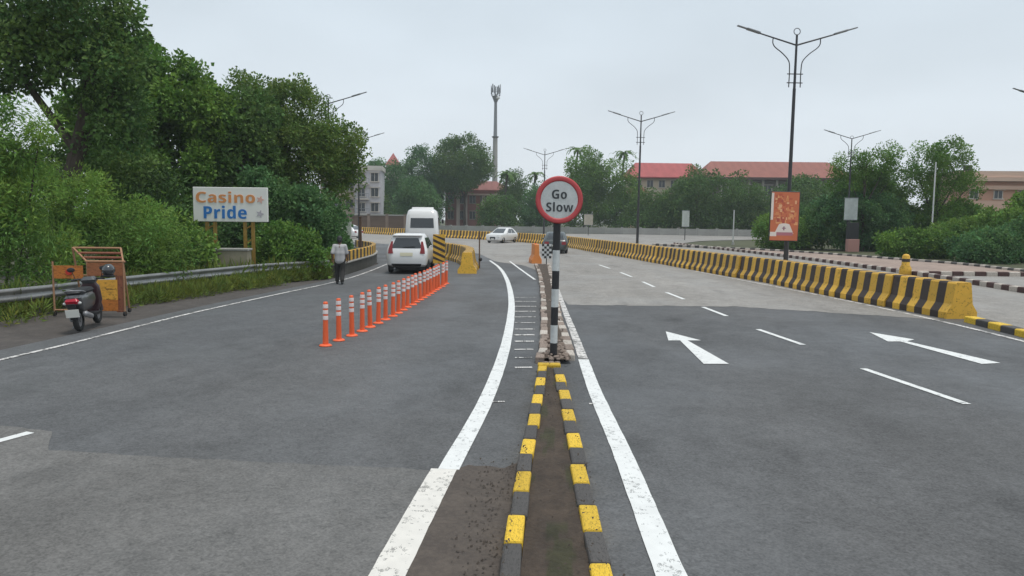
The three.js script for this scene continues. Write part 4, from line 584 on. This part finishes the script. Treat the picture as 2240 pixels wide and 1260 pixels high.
// left: the tall dark tree, cut by the picture's top left corner
tree('broadleaf_tree', 'tallest dark tree filling the top left corner', -15.6, 25.5, { h: 8.5, r0: 0.36, lean: 2.0, limbs: [[3, -3.4, 6, 0.5], [4, 2.6, 7.0, 0], [4.4, -1.4, 8.6, 0.5], [5, 1.2, 9.4, -1], [3.4, -4.6, 7, 0], [5.4, 2.2, 8.6, 0.6]] },
  [[-1.2, 9.3, 0, 2.4, 1.4, 2.2], [1.3, 8.7, 0.2, 1.4, 1.3, 1.8], [1.8, 7.1, 0, 1.1, 1.2, 1.5], [-3.9, 8.2, 0, 1.9, 1.3, 2.0], [-1.2, 7.3, 0.4, 1.8, 0.9, 1.6], [2.0, 5.6, -0.4, 0.8, 1.1, 1.0], [-4.6, 5.9, -1, 1.8, 1.4, 1.8], [-1.5, 2.6, -3.8, 4.2, 2.4, 1.0]], { geo: CL.small, mat: LM.dark, s: 0.46, dens: 1.4, seed: 11, rough: 0.4, tint: 0.5 });
// creeper-covered wall of trees
tree('creeper_covered_tree', 'creeper draped tree with a sloping green top left of centre', -16.6, 36, { h: 8, r0: 0.3 },
  [[-1.2, 8.7, 0, 1.5, 1.5, 1.9], [0.7, 7.9, 0.2, 1.4, 1.4, 1.8], [2.2, 6.8, 0, 1.0, 1.3, 1.4], [-1.2, 5.4, 0.8, 1.6, 2.6, 1.6], [1.0, 4.8, 1.0, 1.4, 2.6, 1.6], [0.2, 2.2, 1.2, 2.6, 1.9, 1.4], [-3.2, 6.5, -1, 1.7, 2.2, 1.6]], { geo: CL.broad, mat: LM.mid, s: 0.40, dens: 1.9, seed: 12, rough: 0.22, tint: 0.45 });
tree('creeper_covered_tree', 'darker creeper covered tree behind the white sign board', -13.4, 37.5, { h: 6.5, r0: 0.25 },
  [[0.2, 6.5, 0, 1.4, 1.9, 1.6], [-0.2, 4.2, 0.4, 1.7, 2.2, 1.6], [0.4, 2.2, 0.8, 2.0, 1.9, 1.4]], { geo: CL.broad, mat: LM.dark, s: 0.40, dens: 1.8, seed: 13, rough: 0.3, tint: 0.4 });
tree('broadleaf_tree', 'wide spreading tree whose twigs reach over the left bend', -11.6, 40.5, { h: 7, r0: 0.24, lean: -0.6 },
  [[-2.2, 7.9, 0, 1.5, 1.3, 1.8], [0.1, 7.6, 0, 1.5, 1.3, 1.8], [-0.8, 5.9, 0.6, 2.6, 1.3, 2.0], [2.1, 6.0, 0, 1.2, 1.2, 1.5], [2.6, 4.9, 0.2, 0.6, 0.8, 0.9], [-2.4, 4.6, 0.8, 2.0, 1.7, 1.8], [1.0, 4.4, 0.2, 1.8, 1.3, 1.6], [-0.8, 2.6, 0.4, 2.4, 1.8, 1.4]], { geo: CL.small, mat: LM.olive, s: 0.42, dens: 1.5, seed: 14, rough: 0.42, tint: 0.5 });
tree('leafy_bush', 'large rounded blue green bush right of the white sign board', -10.2, 34.5, { trunk: false, category: 'bush' },
  [[-0.6, 2.4, 0, 1.9, 1.75, 1.5], [0.9, 1.9, 0.2, 1.5, 1.4, 1.4], [-1.9, 1.6, 0.4, 1.3, 1.5, 1.3], [1.7, 1.0, 0.3, 1.0, 1.0, 1.0]], { geo: CL.broad, mat: LM.cool, s: 0.32, dens: 1.5, seed: 15, rough: 0.14, tint: 0.3 });
tree('feathery_shrub', 'tall feathery light green shrub at the left picture edge', -13.0, 18.6, { trunk: false, category: 'bush' },
  [[0.35, 4.1, 0, 0.6, 0.7, 0.7], [0.9, 3.0, 0, 0.6, 0.7, 0.8], [0.0, 2.4, 0.2, 1.0, 1.1, 1.0], [1.2, 1.4, 0.2, 0.8, 0.8, 0.7], [1.5, 4.35, 0, 0.4, 0.22, 0.35], [-0.9, 4.2, 0, 0.8, 0.7, 0.8]], { geo: CL.fine, mat: LM.bright, s: 0.32, dens: 1.25, seed: 16, rough: 0.5, tint: 0.5 });
tree('feathery_shrub', 'bright green feathery shrub above the barricade', -12.75, 22.6, { trunk: false, category: 'bush' },
  [[-0.2, 2.5, 0, 0.9, 0.8, 0.9], [1.2, 2.0, 0.1, 0.9, 0.8, 0.8], [0.6, 1.1, 0.4, 1.4, 0.8, 0.7], [-1.3, 2.7, 0, 0.8, 0.8, 0.8], [2.2, 1.3, 0.1, 0.7, 0.7, 0.6]], { geo: CL.fine, mat: LM.bright, s: 0.32, dens: 1.25, seed: 17, rough: 0.5, tint: 0.5 });
tree('leafy_bush', 'yellowish weedy bush between the barricade and the sign board', -11.75, 25.6, { trunk: false, category: 'bush' },
  [[0, 1.1, 0, 1.0, 1.1, 0.8], [0.9, 0.8, 0.2, 0.7, 0.9, 0.6], [-0.9, 1.3, 0, 0.9, 1.0, 0.7]], { geo: CL.broad, mat: LM.bright, s: 0.3, dens: 1.4, seed: 18, rough: 0.4, tint: 0.5 });
tree('leafy_bush', 'green bush between the sign posts and the guard rail end', -8.6, 28.9, { trunk: false, category: 'bush' },
  [[0, 0.9, 0, 0.8, 0.9, 0.7], [0.7, 0.7, 0.2, 0.6, 0.7, 0.6], [-0.7, 1.0, -0.2, 0.7, 0.9, 0.6]], { geo: CL.broad, mat: LM.mid, s: 0.28, dens: 1.5, seed: 19, rough: 0.3, tint: 0.4 });
tree('leafy_bush', 'dark bush low in front of the pale cabinet', -9.4, 36.8, { trunk: false, category: 'bush' },
  [[0, 0.9, 0, 0.8, 1.0, 0.7], [0.8, 0.6, 0.2, 0.6, 0.7, 0.6]], { geo: CL.broad, mat: LM.dark, s: 0.28, dens: 1.5, seed: 20, rough: 0.3, tint: 0.4 });
{ // weeds and grass along the verge: nobody could count them
  const bladeG = clumpGeo(31, 26, 0.9, 0.07, -0.7), r = rngOf(32), n = 1900, m = new THREE.InstancedMesh(bladeG, LM.olive, n), o = new THREE.Object3D(), col = new THREE.Color(); let k = 0;
  const rail = lerpTab([[8.5, -13.0], [12.6, -12.1], [16.4, -11.25], [17.9, -10.9], [20.8, -10.4], [24.1, -9.45], [26.4, -8.75], [29.2, -7.1], [36, -7.3]]);
  while (k < n) { const d = 9 + 26 * Math.sqrt(r()), off = (r() - 0.35) * 1.5 + (r() - 0.5) * 0.5; if (d < 18.5 && off > -0.2) { if (r() < 0.75) continue; } const x = rail(d) + off * (d > 26 ? 0.35 : 1) - (d > 29 ? 0.6 : 0); if (x > roadL(d) - 0.25) continue; const s = (0.07 + 0.15 * r()) * (off < -0.25 ? 1.8 : 1); o.position.set(x, 0.05 + s * 0.5, -d); o.rotation.set(r() - 0.5, r() * 6, r() - 0.5); o.scale.set(s, s * 1.2, s); o.updateMatrix(); m.setMatrixAt(k, o.matrix); const v = 0.7 + 0.7 * r(), w = r() * 0.5; col.setRGB(v * (1 + w), v, v * (1 - w * 0.5)); m.setColorAt(k++, col); }
  m.name = 'weeds'; m.userData = { kind: 'stuff', label: 'low weeds and grass along the left guard rail', category: 'weeds' }; scene.add(m); m.castShadow = m.receiveShadow = true;
}
{ // dead leaves and grit on the median
  const r = rngOf(41), n = 700, g = new THREE.PlaneGeometry(0.03, 0.02, 1, 1).rotateX(-1.2), m = new THREE.InstancedMesh(g, std({ color: C(0.055, 0.042, 0.032), side: THREE.DoubleSide }), n), o = new THREE.Object3D();
  for (let k = 0; k < n; k++) { const near = r() < 0.6, d = near ? 4.2 + r() * 3 : 4 + r() * 7.5, x = near ? lerpTab([[4, -0.62], [7.2, -0.38]])(d) + Math.sqrt(r()) * 0.55 : 0.0 + d * 0.04 + r() * (0.75 - d * 0.045); const on = x > lerpTab([[3, -0.2], [6.4, 0.0], [8.7, 0.19], [11.3, 0.39]])(d); o.position.set(x, on ? 0.15 : 0.016, -d); o.rotation.set(r() * 0.6, r() * 6, r() * 0.6); o.scale.setScalar(0.2 + 0.55 * r()); o.updateMatrix(); m.setMatrixAt(k, o.matrix); }
  m.name = 'dead_leaves'; m.userData = { kind: 'stuff', label: 'dark dead leaves and grit around the near median', category: 'litter' }; scene.add(m);
}
// right: trees and bushes
tree('slender_tree', 'open crowned tree beside the lamp on the right, left of the pair', 29.2, 63, { h: 7.2, r0: 0.16, limbs: [[3, -1.6, 6.6, 0], [3.6, 1.6, 7.6, 0.3], [4.2, -0.3, 8, -0.3], [3.2, 1.8, 5.6, 0]] },
  [[-1.5, 7.0, 0, 1.1, 1.0, 1.0], [0.4, 7.2, 0.3, 1.1, 0.8, 1.0], [1.7, 8.0, 0, 0.75, 0.8, 0.8], [1.8, 6.5, 0, 0.7, 0.7, 0.7], [-0.4, 6.1, 0, 1.0, 0.6, 0.8], [-2.2, 5.6, 0, 0.8, 0.8, 0.8]], { geo: CL.small, mat: LM.mid, s: 0.40, dens: 0.8, seed: 51, rough: 0.6, tint: 0.4 });
tree('slender_tree', 'bushy crowned tree on the right, right of the pair', 34.9, 62.5, { h: 7, r0: 0.2, limbs: [[2.5, -1.6, 6, 0], [3, 1.6, 6.5, 0.3], [3.6, 0.2, 8, -0.3], [2.6, 2.6, 5.4, 0]] },
  [[-0.9, 7.2, 0, 1.4, 1.2, 1.2], [0.6, 7.9, 0.3, 1.2, 1.0, 1.1], [-1.6, 5.6, 0, 1.2, 1.1, 1.1], [1.4, 6.4, 0, 1.2, 1.1, 1.1], [2.8, 5.6, 0, 1.0, 0.8, 0.9], [0, 4.4, 0, 1.4, 1.3, 1.2]], { geo: CL.small, mat: LM.mid, s: 0.42, dens: 0.85, seed: 52, rough: 0.55, tint: 0.4 });
[['undergrowth bush behind the white panel and the slim tree', 28.6, 64, 3.2, 4.0, LM.cool, 61], ['tall shrub filling the gap between the pair of right hand trees', 32.0, 66, 3.4, 5.2, LM.mid, 62], ['shrub below the bushy crowned tree', 35.6, 63.5, 3.2, 3.9, LM.mid, 63], ['bright green thicket along the kerb right of the pair of trees', 32.2, 54, 3.2, 2.3, LM.bright, 64], ['broad green thicket at the right picture edge', 36.0, 51, 3.4, 3.3, LM.bright, 65], ['blue green thicket at the lower right by the white kerb', 30.9, 47.0, 2.6, 2.0, LM.cool, 66], ['light green bush behind the orange banner', 23.6, 66, 3.0, 2.5, LM.bright, 67], ['tall green shrub below the pink building', 41.5, 64, 3.4, 3.3, LM.mid, 68], ['low dark bush at the kerb left of the blue green thicket', 27.4, 52.0, 2.0, 1.5, LM.mid, 69], ['green bush between the banner and the junction box', 25.2, 70, 2.4, 3.4, LM.cool, 70]].forEach(([label, x, d, R, h, mat, seed]) => { const q = rngOf(seed), bl = []; for (let i = 0; i < 5; i++) bl.push([(q() - 0.5) * R * 1.5, h * (0.35 + 0.35 * q()), (q() - 0.5) * R * 0.8, R * (0.4 + 0.25 * q()), h * (0.38 + 0.2 * q()), R * 0.5]); tree('leafy_bush', label, x, d, { trunk: false, category: 'bush', group: 'bushes right of the road' }, bl, { geo: CL.broad, mat, s: 0.36, dens: 1.35, seed, rough: 0.35, tint: 0.45 }); });
// middle distance and far trees: [label, x, d, width, height, material, seed, base]
[['dark dense tree left of the tall pale panel', 23.6, 128, 6.5, 6.8, LM.dark, 71], ['dark dense tree behind the tall pale panel', 31.0, 127, 9, 10.8, LM.dark, 72], ['dark tree right of the tall pale panel before the long roof', 36.8, 124, 8, 9.0, LM.dark, 73], ['dark tree below the long red roof behind the orange banner', 45.5, 118, 10, 8.6, LM.dark, 74], ['dark tree below the right end of the long red roof', 54.5, 116, 11, 9.2, LM.dark, 75],
  ['green tree right above the round sign', 14.2, 150, 9, 15.5, LM.mid, 76], ['green tree between the round sign and the red roofed building', 20.2, 148, 8, 13.6, LM.mid, 77], ['low green tree just left of the round sign', 5.5, 152, 8, 8.5, LM.cool, 78],
  ['tallest dome shaped dark tree left of the mast', -10.4, 165, 11, 18.9, LM.dark, 79], ['grey green tree left of the dome shaped tree', -20.2, 172, 11, 17.6, LM.cool, 80], ['rounded grey green tree above the far left houses', -27.5, 165, 10, 14.6, LM.cool, 81], ['low tree behind the minibus', -19.5, 150, 9, 9.5, LM.cool, 82], ['small bushy tree right of the mast', 0.4, 168, 7, 12.5, LM.dark, 83], ['low dark tree at the foot of the mast', -2.4, 140, 6, 6, LM.dark, 84], ['dark tree by the left houses', -27, 140, 6, 8, LM.dark, 85], ['green tree behind the pair of right hand trees', 44, 96, 8, 6.5, LM.cool, 86]].forEach(([label, x, d, w, h, mat, seed]) => {
  const q = rngOf(seed), bl = [[0, h * 0.74, 0, w * 0.34, h * 0.25, w * 0.3]], low = seed === 79 ? 0.3 : 0; if (low) bl[0] = [0, h * 0.74, 0, w * 0.47, h * 0.26, w * 0.4]; for (let i = 0; i < 6; i++) bl.push([(q() - 0.5) * w * 0.66, h * (0.28 + low + (0.42 - low * 0.8) * q()), (q() - 0.5) * w * 0.4, w * (0.2 + 0.1 * q()), h * (0.15 + 0.08 * q()), w * 0.24]); if (!low) bl.push([0, h * 0.25, 0.5, w * 0.45, h * 0.22, w * 0.28]);
  tree('distant_tree', label, x, d, { h: h * 0.65, r0: 0.35, group: 'trees beyond the road' }, bl, { geo: CL.small, mat, s: 0.95, dens: 1.25, seed, rough: 0.3, tint: 0.4 }); });
function palm(label, x, d, h) {
  const t = thing('palm_tree', label, 'palm', [x, 0, d], 0, 'distant palms'); part(t, 'trunk', tube([[0, 0, 0], [0.2, h * 0.4, 0], [0.1, h * 0.75, 0], [0.4, h, 0]], 0.2, 14, 8), MAT.bark); const r = rngOf(Math.round(x * 10 + d));
  for (let i = 0; i < 13; i++) { const az = i * 2.4 + r(), el = 0.2 + r() * 0.9, L = 3 + r(), p = [], idx = [], n = 12; for (let k = 0; k <= n; k++) { const s = k / n, rad = L * s * Math.cos(el * (1 - s * 0.5)), y = h + L * (s * Math.sin(el) - s * s * (0.75 + 0.3 * r())), cx = 0.4 + Math.cos(az) * rad, cz = Math.sin(az) * rad, w = 0.55 * Math.sin(Math.PI * Math.min(1, s * 0.9 + 0.1)) * (k % 2 ? 1 : 0.35); p.push(cx - Math.sin(az) * w, y - 0.3 * w, cz + Math.cos(az) * w, cx, y, cz, cx + Math.sin(az) * w, y - 0.3 * w, cz - Math.cos(az) * w); if (k) { const b = k * 3; idx.push(b - 3, b, b - 2, b, b + 1, b - 2, b - 2, b + 1, b - 1, b + 1, b + 2, b - 1); } } const g = new THREE.BufferGeometry(); g.setAttribute('position', new THREE.Float32BufferAttribute(p, 3)); g.setAttribute('uv', new THREE.Float32BufferAttribute(new Float32Array(p.length / 3 * 2), 2)); g.setIndex(idx); g.computeVertexNormals(); part(t, 'frond', g, LM.dark); }
}
palm('palm top showing above the trees left of the red roofed building', 23.2, 162, 16.4); palm('palm top above the tree directly over the round sign', 13.6, 166, 17.2); palm('palm beside the mast', -1.6, 158, 11.5); palm('short palm left of the round sign', 4.6, 172, 12);

// ---------------------------------------------------------------- far structures
{
  const t = thing('telecom_mast', 'tall grey telecom mast with a cluster of antennas on top', 'mast', [-4.85, 0, 200]); t.rotation.z = -0.003;
  part(t, 'lower_shaft', rod([0, 0, 0], [0, 23.4, 0], 0.85, 0.6, 14), MAT.concrete); part(t, 'upper_shaft', rod([0, 23.6, 0], [0, 34.5, 0], 0.5, 0.34, 12), MAT.grey); part(t, 'ring_platform', moved(new THREE.CylinderGeometry(0.95, 0.8, 0.28, 18), 0, 23.5, 0), MAT.grey); part(t, 'head_frame', merge([rod([0, 32.4, 0], [0, 34, 0], 0.4, 1.0, 12), moved(new THREE.TorusGeometry(1.1, 0.06, 5, 20), 0, 34.2, 0, Math.PI / 2), moved(new THREE.TorusGeometry(1.1, 0.06, 5, 20), 0, 35.4, 0, Math.PI / 2)]), MAT.grey);
  for (let i = 0; i < 9; i++) { const a = i * Math.PI * 2 / 9; part(t, 'antenna', moved(box(0.3, 2.2, 0.16, 0, 0, 0, 0.04), Math.sin(a) * 1.2, 35.2 + (i % 3) * 0.35, Math.cos(a) * 1.2, 0, a, 0), MAT.grey); } part(t, 'dish', moved(new THREE.SphereGeometry(0.55, 16, 8, 0, 6.3, 0, 1.1), 0.6, 33.5, 0.5, Math.PI / 2), MAT.lampGlass);
}
const wallMat = (r, g, b) => std({ color: C(r, g, b), map: again(T.concrete, 0.12), roughness: 0.9 }), roofMat = (r, g, b) => std({ color: C(r, g, b), map: again(T.concrete, 0.25), roughness: 0.8 });
const winMat = std({ color: C(0.045, 0.05, 0.055), roughness: 0.2 }), frameMat = std({ color: C(0.55, 0.50, 0.44), roughness: 0.8 });
function prism(pts, idx) { const g = new THREE.BufferGeometry(); g.setAttribute('position', new THREE.Float32BufferAttribute(pts.flat(), 3)); g.setIndex(idx); const n = g.toNonIndexed(); n.computeVertexNormals(); n.setAttribute('uv', new THREE.Float32BufferAttribute(Array.from({ length: n.attributes.position.count }, (_, i) => [n.attributes.position.getX(i), n.attributes.position.getY(i) + n.attributes.position.getZ(i)]).flat(), 2)); return n; }
function hipRoof(w, d, y0, y1, inset) { const a = w / 2, b = d / 2; return prism([[-a, y0, b], [a, y0, b], [a, y0, -b], [-a, y0, -b], [-a + inset, y1, 0], [a - inset, y1, 0], [-a, y0 - 0.25, b], [a, y0 - 0.25, b], [a, y0 - 0.25, -b], [-a, y0 - 0.25, -b]], [0, 1, 5, 0, 5, 4, 1, 2, 5, 2, 3, 4, 2, 4, 5, 3, 0, 4, 6, 7, 1, 6, 1, 0, 7, 8, 2, 7, 2, 1, 8, 9, 3, 8, 3, 2, 9, 6, 0, 9, 0, 3, 9, 8, 7, 9, 7, 6]); }
const winGeo = {};
function windows(t, w, zf, floors, n, ww, wh, skip = () => false) { const k = ww + '_' + wh; winGeo[k] ??= [box(ww, wh, 0.1), merge([box(ww + 0.3, 0.14, 0.3, 0, -wh / 2 - 0.07, 0.1), box(ww + 0.4, 0.12, 0.5, 0, wh / 2 + 0.16, 0.2), box(0.1, wh, 0.14, -ww / 2, 0, 0.04), box(0.1, wh, 0.14, ww / 2, 0, 0.04), box(0.07, wh, 0.12, 0, 0, 0.04)])];
  floors.forEach((y, f) => { for (let i = 0; i < n; i++) { if (skip(i, f)) continue; const x = -w / 2 + w * (i + 0.5) / n, m = part(t, 'window', winGeo[k][0], winMat, [x, y, zf]); part(m, 'frame', winGeo[k][1], frameMat); } }); }
{
  const t = thing('red_roofed_building', 'cream building with rose red hipped roof behind the second lamp', 'building', [36.6, 0, 186], 0.04);
  part(t, 'wall', box(17, 12.4, 10, 0, 6.2, 0), wallMat(0.60, 0.50, 0.37)); part(t, 'roof', hipRoof(19.4, 12.6, 12.5, 16.2, 2.8), roofMat(0.46, 0.105, 0.10)); part(t, 'string_course', merge([box(17.3, 0.3, 10.3, 0, 9.2, 0), box(17.3, 0.3, 10.3, 0, 5.6, 0)]), wallMat(0.66, 0.58, 0.47)); windows(t, 17, 5.0, [10.9, 7.4, 3.8], 6, 1.5, 1.6);
  part(t, 'bay_wall', box(4.2, 8.6, 2.4, -7.6, 4.3, 6.2), wallMat(0.56, 0.42, 0.32)); part(t, 'bay_roof', hipRoof(5, 3.4, 0, 1.3, 1.2), roofMat(0.42, 0.12, 0.1), [-7.6, 8.75, 6.2]);
}
{
  const t = thing('long_roofed_hall', 'long low hall with wide brick red roof and dark eaves', 'building', [59, 0, 176], -0.02);
  part(t, 'wall', box(31, 11.4, 10, 0, 5.7, 0), wallMat(0.20, 0.17, 0.15)); const rf = part(t, 'roof', hipRoof(34, 14.5, 12.0, 16.0, 3.6), roofMat(0.34, 0.125, 0.095)); part(rf, 'fascia', merge([box(34.2, 0.55, 0.2, 0, 11.75, 7.3), box(0.2, 0.55, 14.5, -17, 11.75, 0), box(0.2, 0.55, 14.5, 17, 11.75, 0)]), std({ color: C(0.07, 0.04, 0.035), roughness: 0.9 }));
  for (let i = 0; i < 9; i++) part(t, 'column', rod([-12.4 + i * 3.1, 0, 6.3], [-12.4 + i * 3.1, 11.6, 6.3], 0.28, 0.26, 10), wallMat(0.42, 0.38, 0.33)); windows(t, 26, 5.0, [9.2, 5.4], 8, 1.8, 2.2);
}
{
  const t = thing('pink_building', 'salmon pink flat roofed building at the right picture edge', 'building', [73.6, 0, 114], -0.05);
  part(t, 'wall', box(17, 8.4, 9, 0, 4.2, 0), wallMat(0.58, 0.32, 0.22)); part(t, 'roof_slab', merge([box(19, 0.5, 11, 0, 8.65, 0), box(18.2, 0.9, 10, 0, 9.4, 0)]), wallMat(0.66, 0.47, 0.37)); part(t, 'band', merge([box(18, 0.55, 10.2, 0, 7.5, 0), box(17.6, 1.5, 9.8, 0, 4.9, 0)]), wallMat(0.68, 0.44, 0.33)); windows(t, 17, 4.5, [6.5, 2.6], 5, 1.2, 1.1); part(t, 'rooftop_tank', moved(new THREE.CylinderGeometry(0.6, 0.6, 1.2, 16), -5.5, 10.4, 0), MAT.black);
}
const flats = (label, x, d, w, h, wall, turn, floors, n) => { const t = thing('apartment_building', label, 'building', [x, 0, d], turn, 'houses on the far left'); part(t, 'wall', box(w, h, 8, 0, h / 2, 0), wall); part(t, 'parapet', box(w + 0.4, 0.8, 8.4, 0, h + 0.4, 0), wallMat(0.62, 0.58, 0.52)); const ys = Array.from({ length: floors }, (_, i) => h * (i + 0.55) / floors); windows(t, w, 4.0, ys, n, 1.3, 1.4); ys.forEach((y, i) => { if (i) { const b = part(t, 'balcony', box(w * 0.5, 0.2, 1.2, -w * 0.2, y - 1.2, 4.6), frameMat); part(b, 'railing', merge([box(w * 0.5, 0.08, 0.06, -w * 0.2, y - 0.25, 5.15), ...Array.from({ length: 8 }, (_, k) => box(0.05, 0.9, 0.05, -w * 0.45 + w * 0.5 * k / 7, y - 0.7, 5.15))]), MAT.grey); } }); return t; };
flats('cream apartment block at the far left beyond the trees', -31.5, 138, 6, 12, wallMat(0.62, 0.52, 0.38), 0.15, 4, 3); flats('pale lilac apartment block left of the far trees', -25.6, 136, 4.6, 10.4, wallMat(0.58, 0.56, 0.58), 0.1, 4, 2);
{ const t = thing('roof_tower', 'small tower with pointed red roof above the far left trees', 'building', [-28, 0, 178]); part(t, 'wall', box(3, 14.4, 3, 0, 7.2, 0), wallMat(0.5, 0.42, 0.36)); part(t, 'roof', moved(new THREE.ConeGeometry(2.4, 2.9, 4), 0, 15.85, 0, 0, Math.PI / 4), roofMat(0.42, 0.13, 0.12)); windows(t, 3, 1.5, [13], 1, 0.9, 1.2); }
{
  const t = thing('rose_house', 'rose pink house with pale columns behind the dome shaped tree', 'building', [-8.2, 0, 178], 0.05); part(t, 'wall', box(15, 8.6, 8, 0, 4.3, 0), wallMat(0.55, 0.27, 0.24)); part(t, 'roof', hipRoof(16.5, 10, 8.8, 11, 4), roofMat(0.3, 0.12, 0.1)); for (const x of [-4.5, -2.8, 1.2, 4.8]) part(t, 'column', box(0.8, 7.5, 0.6, x, 3.75, 5.2), wallMat(0.68, 0.56, 0.5)); windows(t, 15, 4, [6.6, 3], 6, 1.4, 1.7); part(t, 'porch_slab', box(11, 0.4, 2, 0, 7.7, 5), wallMat(0.6, 0.45, 0.4));
}
{
  const t = thing('boundary_wall', 'long pale grey boundary wall below the far trees', 'wall'); const c = curveOf([[-24, 138], [-10, 131], [6, 126], [22, 121], [40, 114]]), L = c.getLength(), n = Math.round(L / 3);
  for (let i = 0; i < n; i++) { const q = c.getPointAt((i + 0.5) / n), tg = c.getTangentAt((i + 0.5) / n), a = Math.atan2(tg.x, tg.z); part(t, 'wall_panel', box(0.25, 1.05, L / n - 0.05, 0, 0.5, 0), MAT.concrete, [q.x, 0, q.z], [0, a, 0]); part(t, 'pillar', box(0.36, 1.2, 0.36, 0, 0.56, L / n / 2), MAT.concrete, [q.x, 0, q.z], [0, a, 0]); }
  const b = thing('compound_wall', 'tall brown compound wall behind the minibus at the far left', 'wall', [-27, 0, 126], 0.12); part(b, 'wall', box(24, 2.6, 0.4, 0, 1.3, 0), std({ color: C(0.17, 0.115, 0.085), map: again(T.concrete, 0.2), roughness: 0.95 })); part(b, 'coping', box(24.2, 0.2, 0.6, 0, 2.7, 0), MAT.concrete); for (let i = 0; i < 9; i++) part(b, 'pier', box(0.5, 2.9, 0.6, -12 + i * 3, 1.45, 0), wallMat(0.26, 0.19, 0.15));
  const p = thing('thin_pole', 'thin pale pole standing before the right hand trees', 'pole', [32.4, 0, 58.5]); part(p, 'shaft', rod([0, 0, 0], [0, 7, 0], 0.07, 0.05), MAT.lampGlass); part(p, 'base', rod([0, 0, 0], [0, 0.3, 0], 0.16, 0.12), MAT.concrete);
  const p2 = thing('thin_pole', 'thin pale pole by the trees left of the orange banner', 'pole', [21.6, 0, 74]); part(p2, 'shaft', rod([0, 0, 0], [0, 3.4, 0], 0.07, 0.06), MAT.lampGlass); part(p2, 'base', rod([0, 0, 0], [0, 0.3, 0], 0.16, 0.12), MAT.concrete);
}
renderer.render(scene, camera);
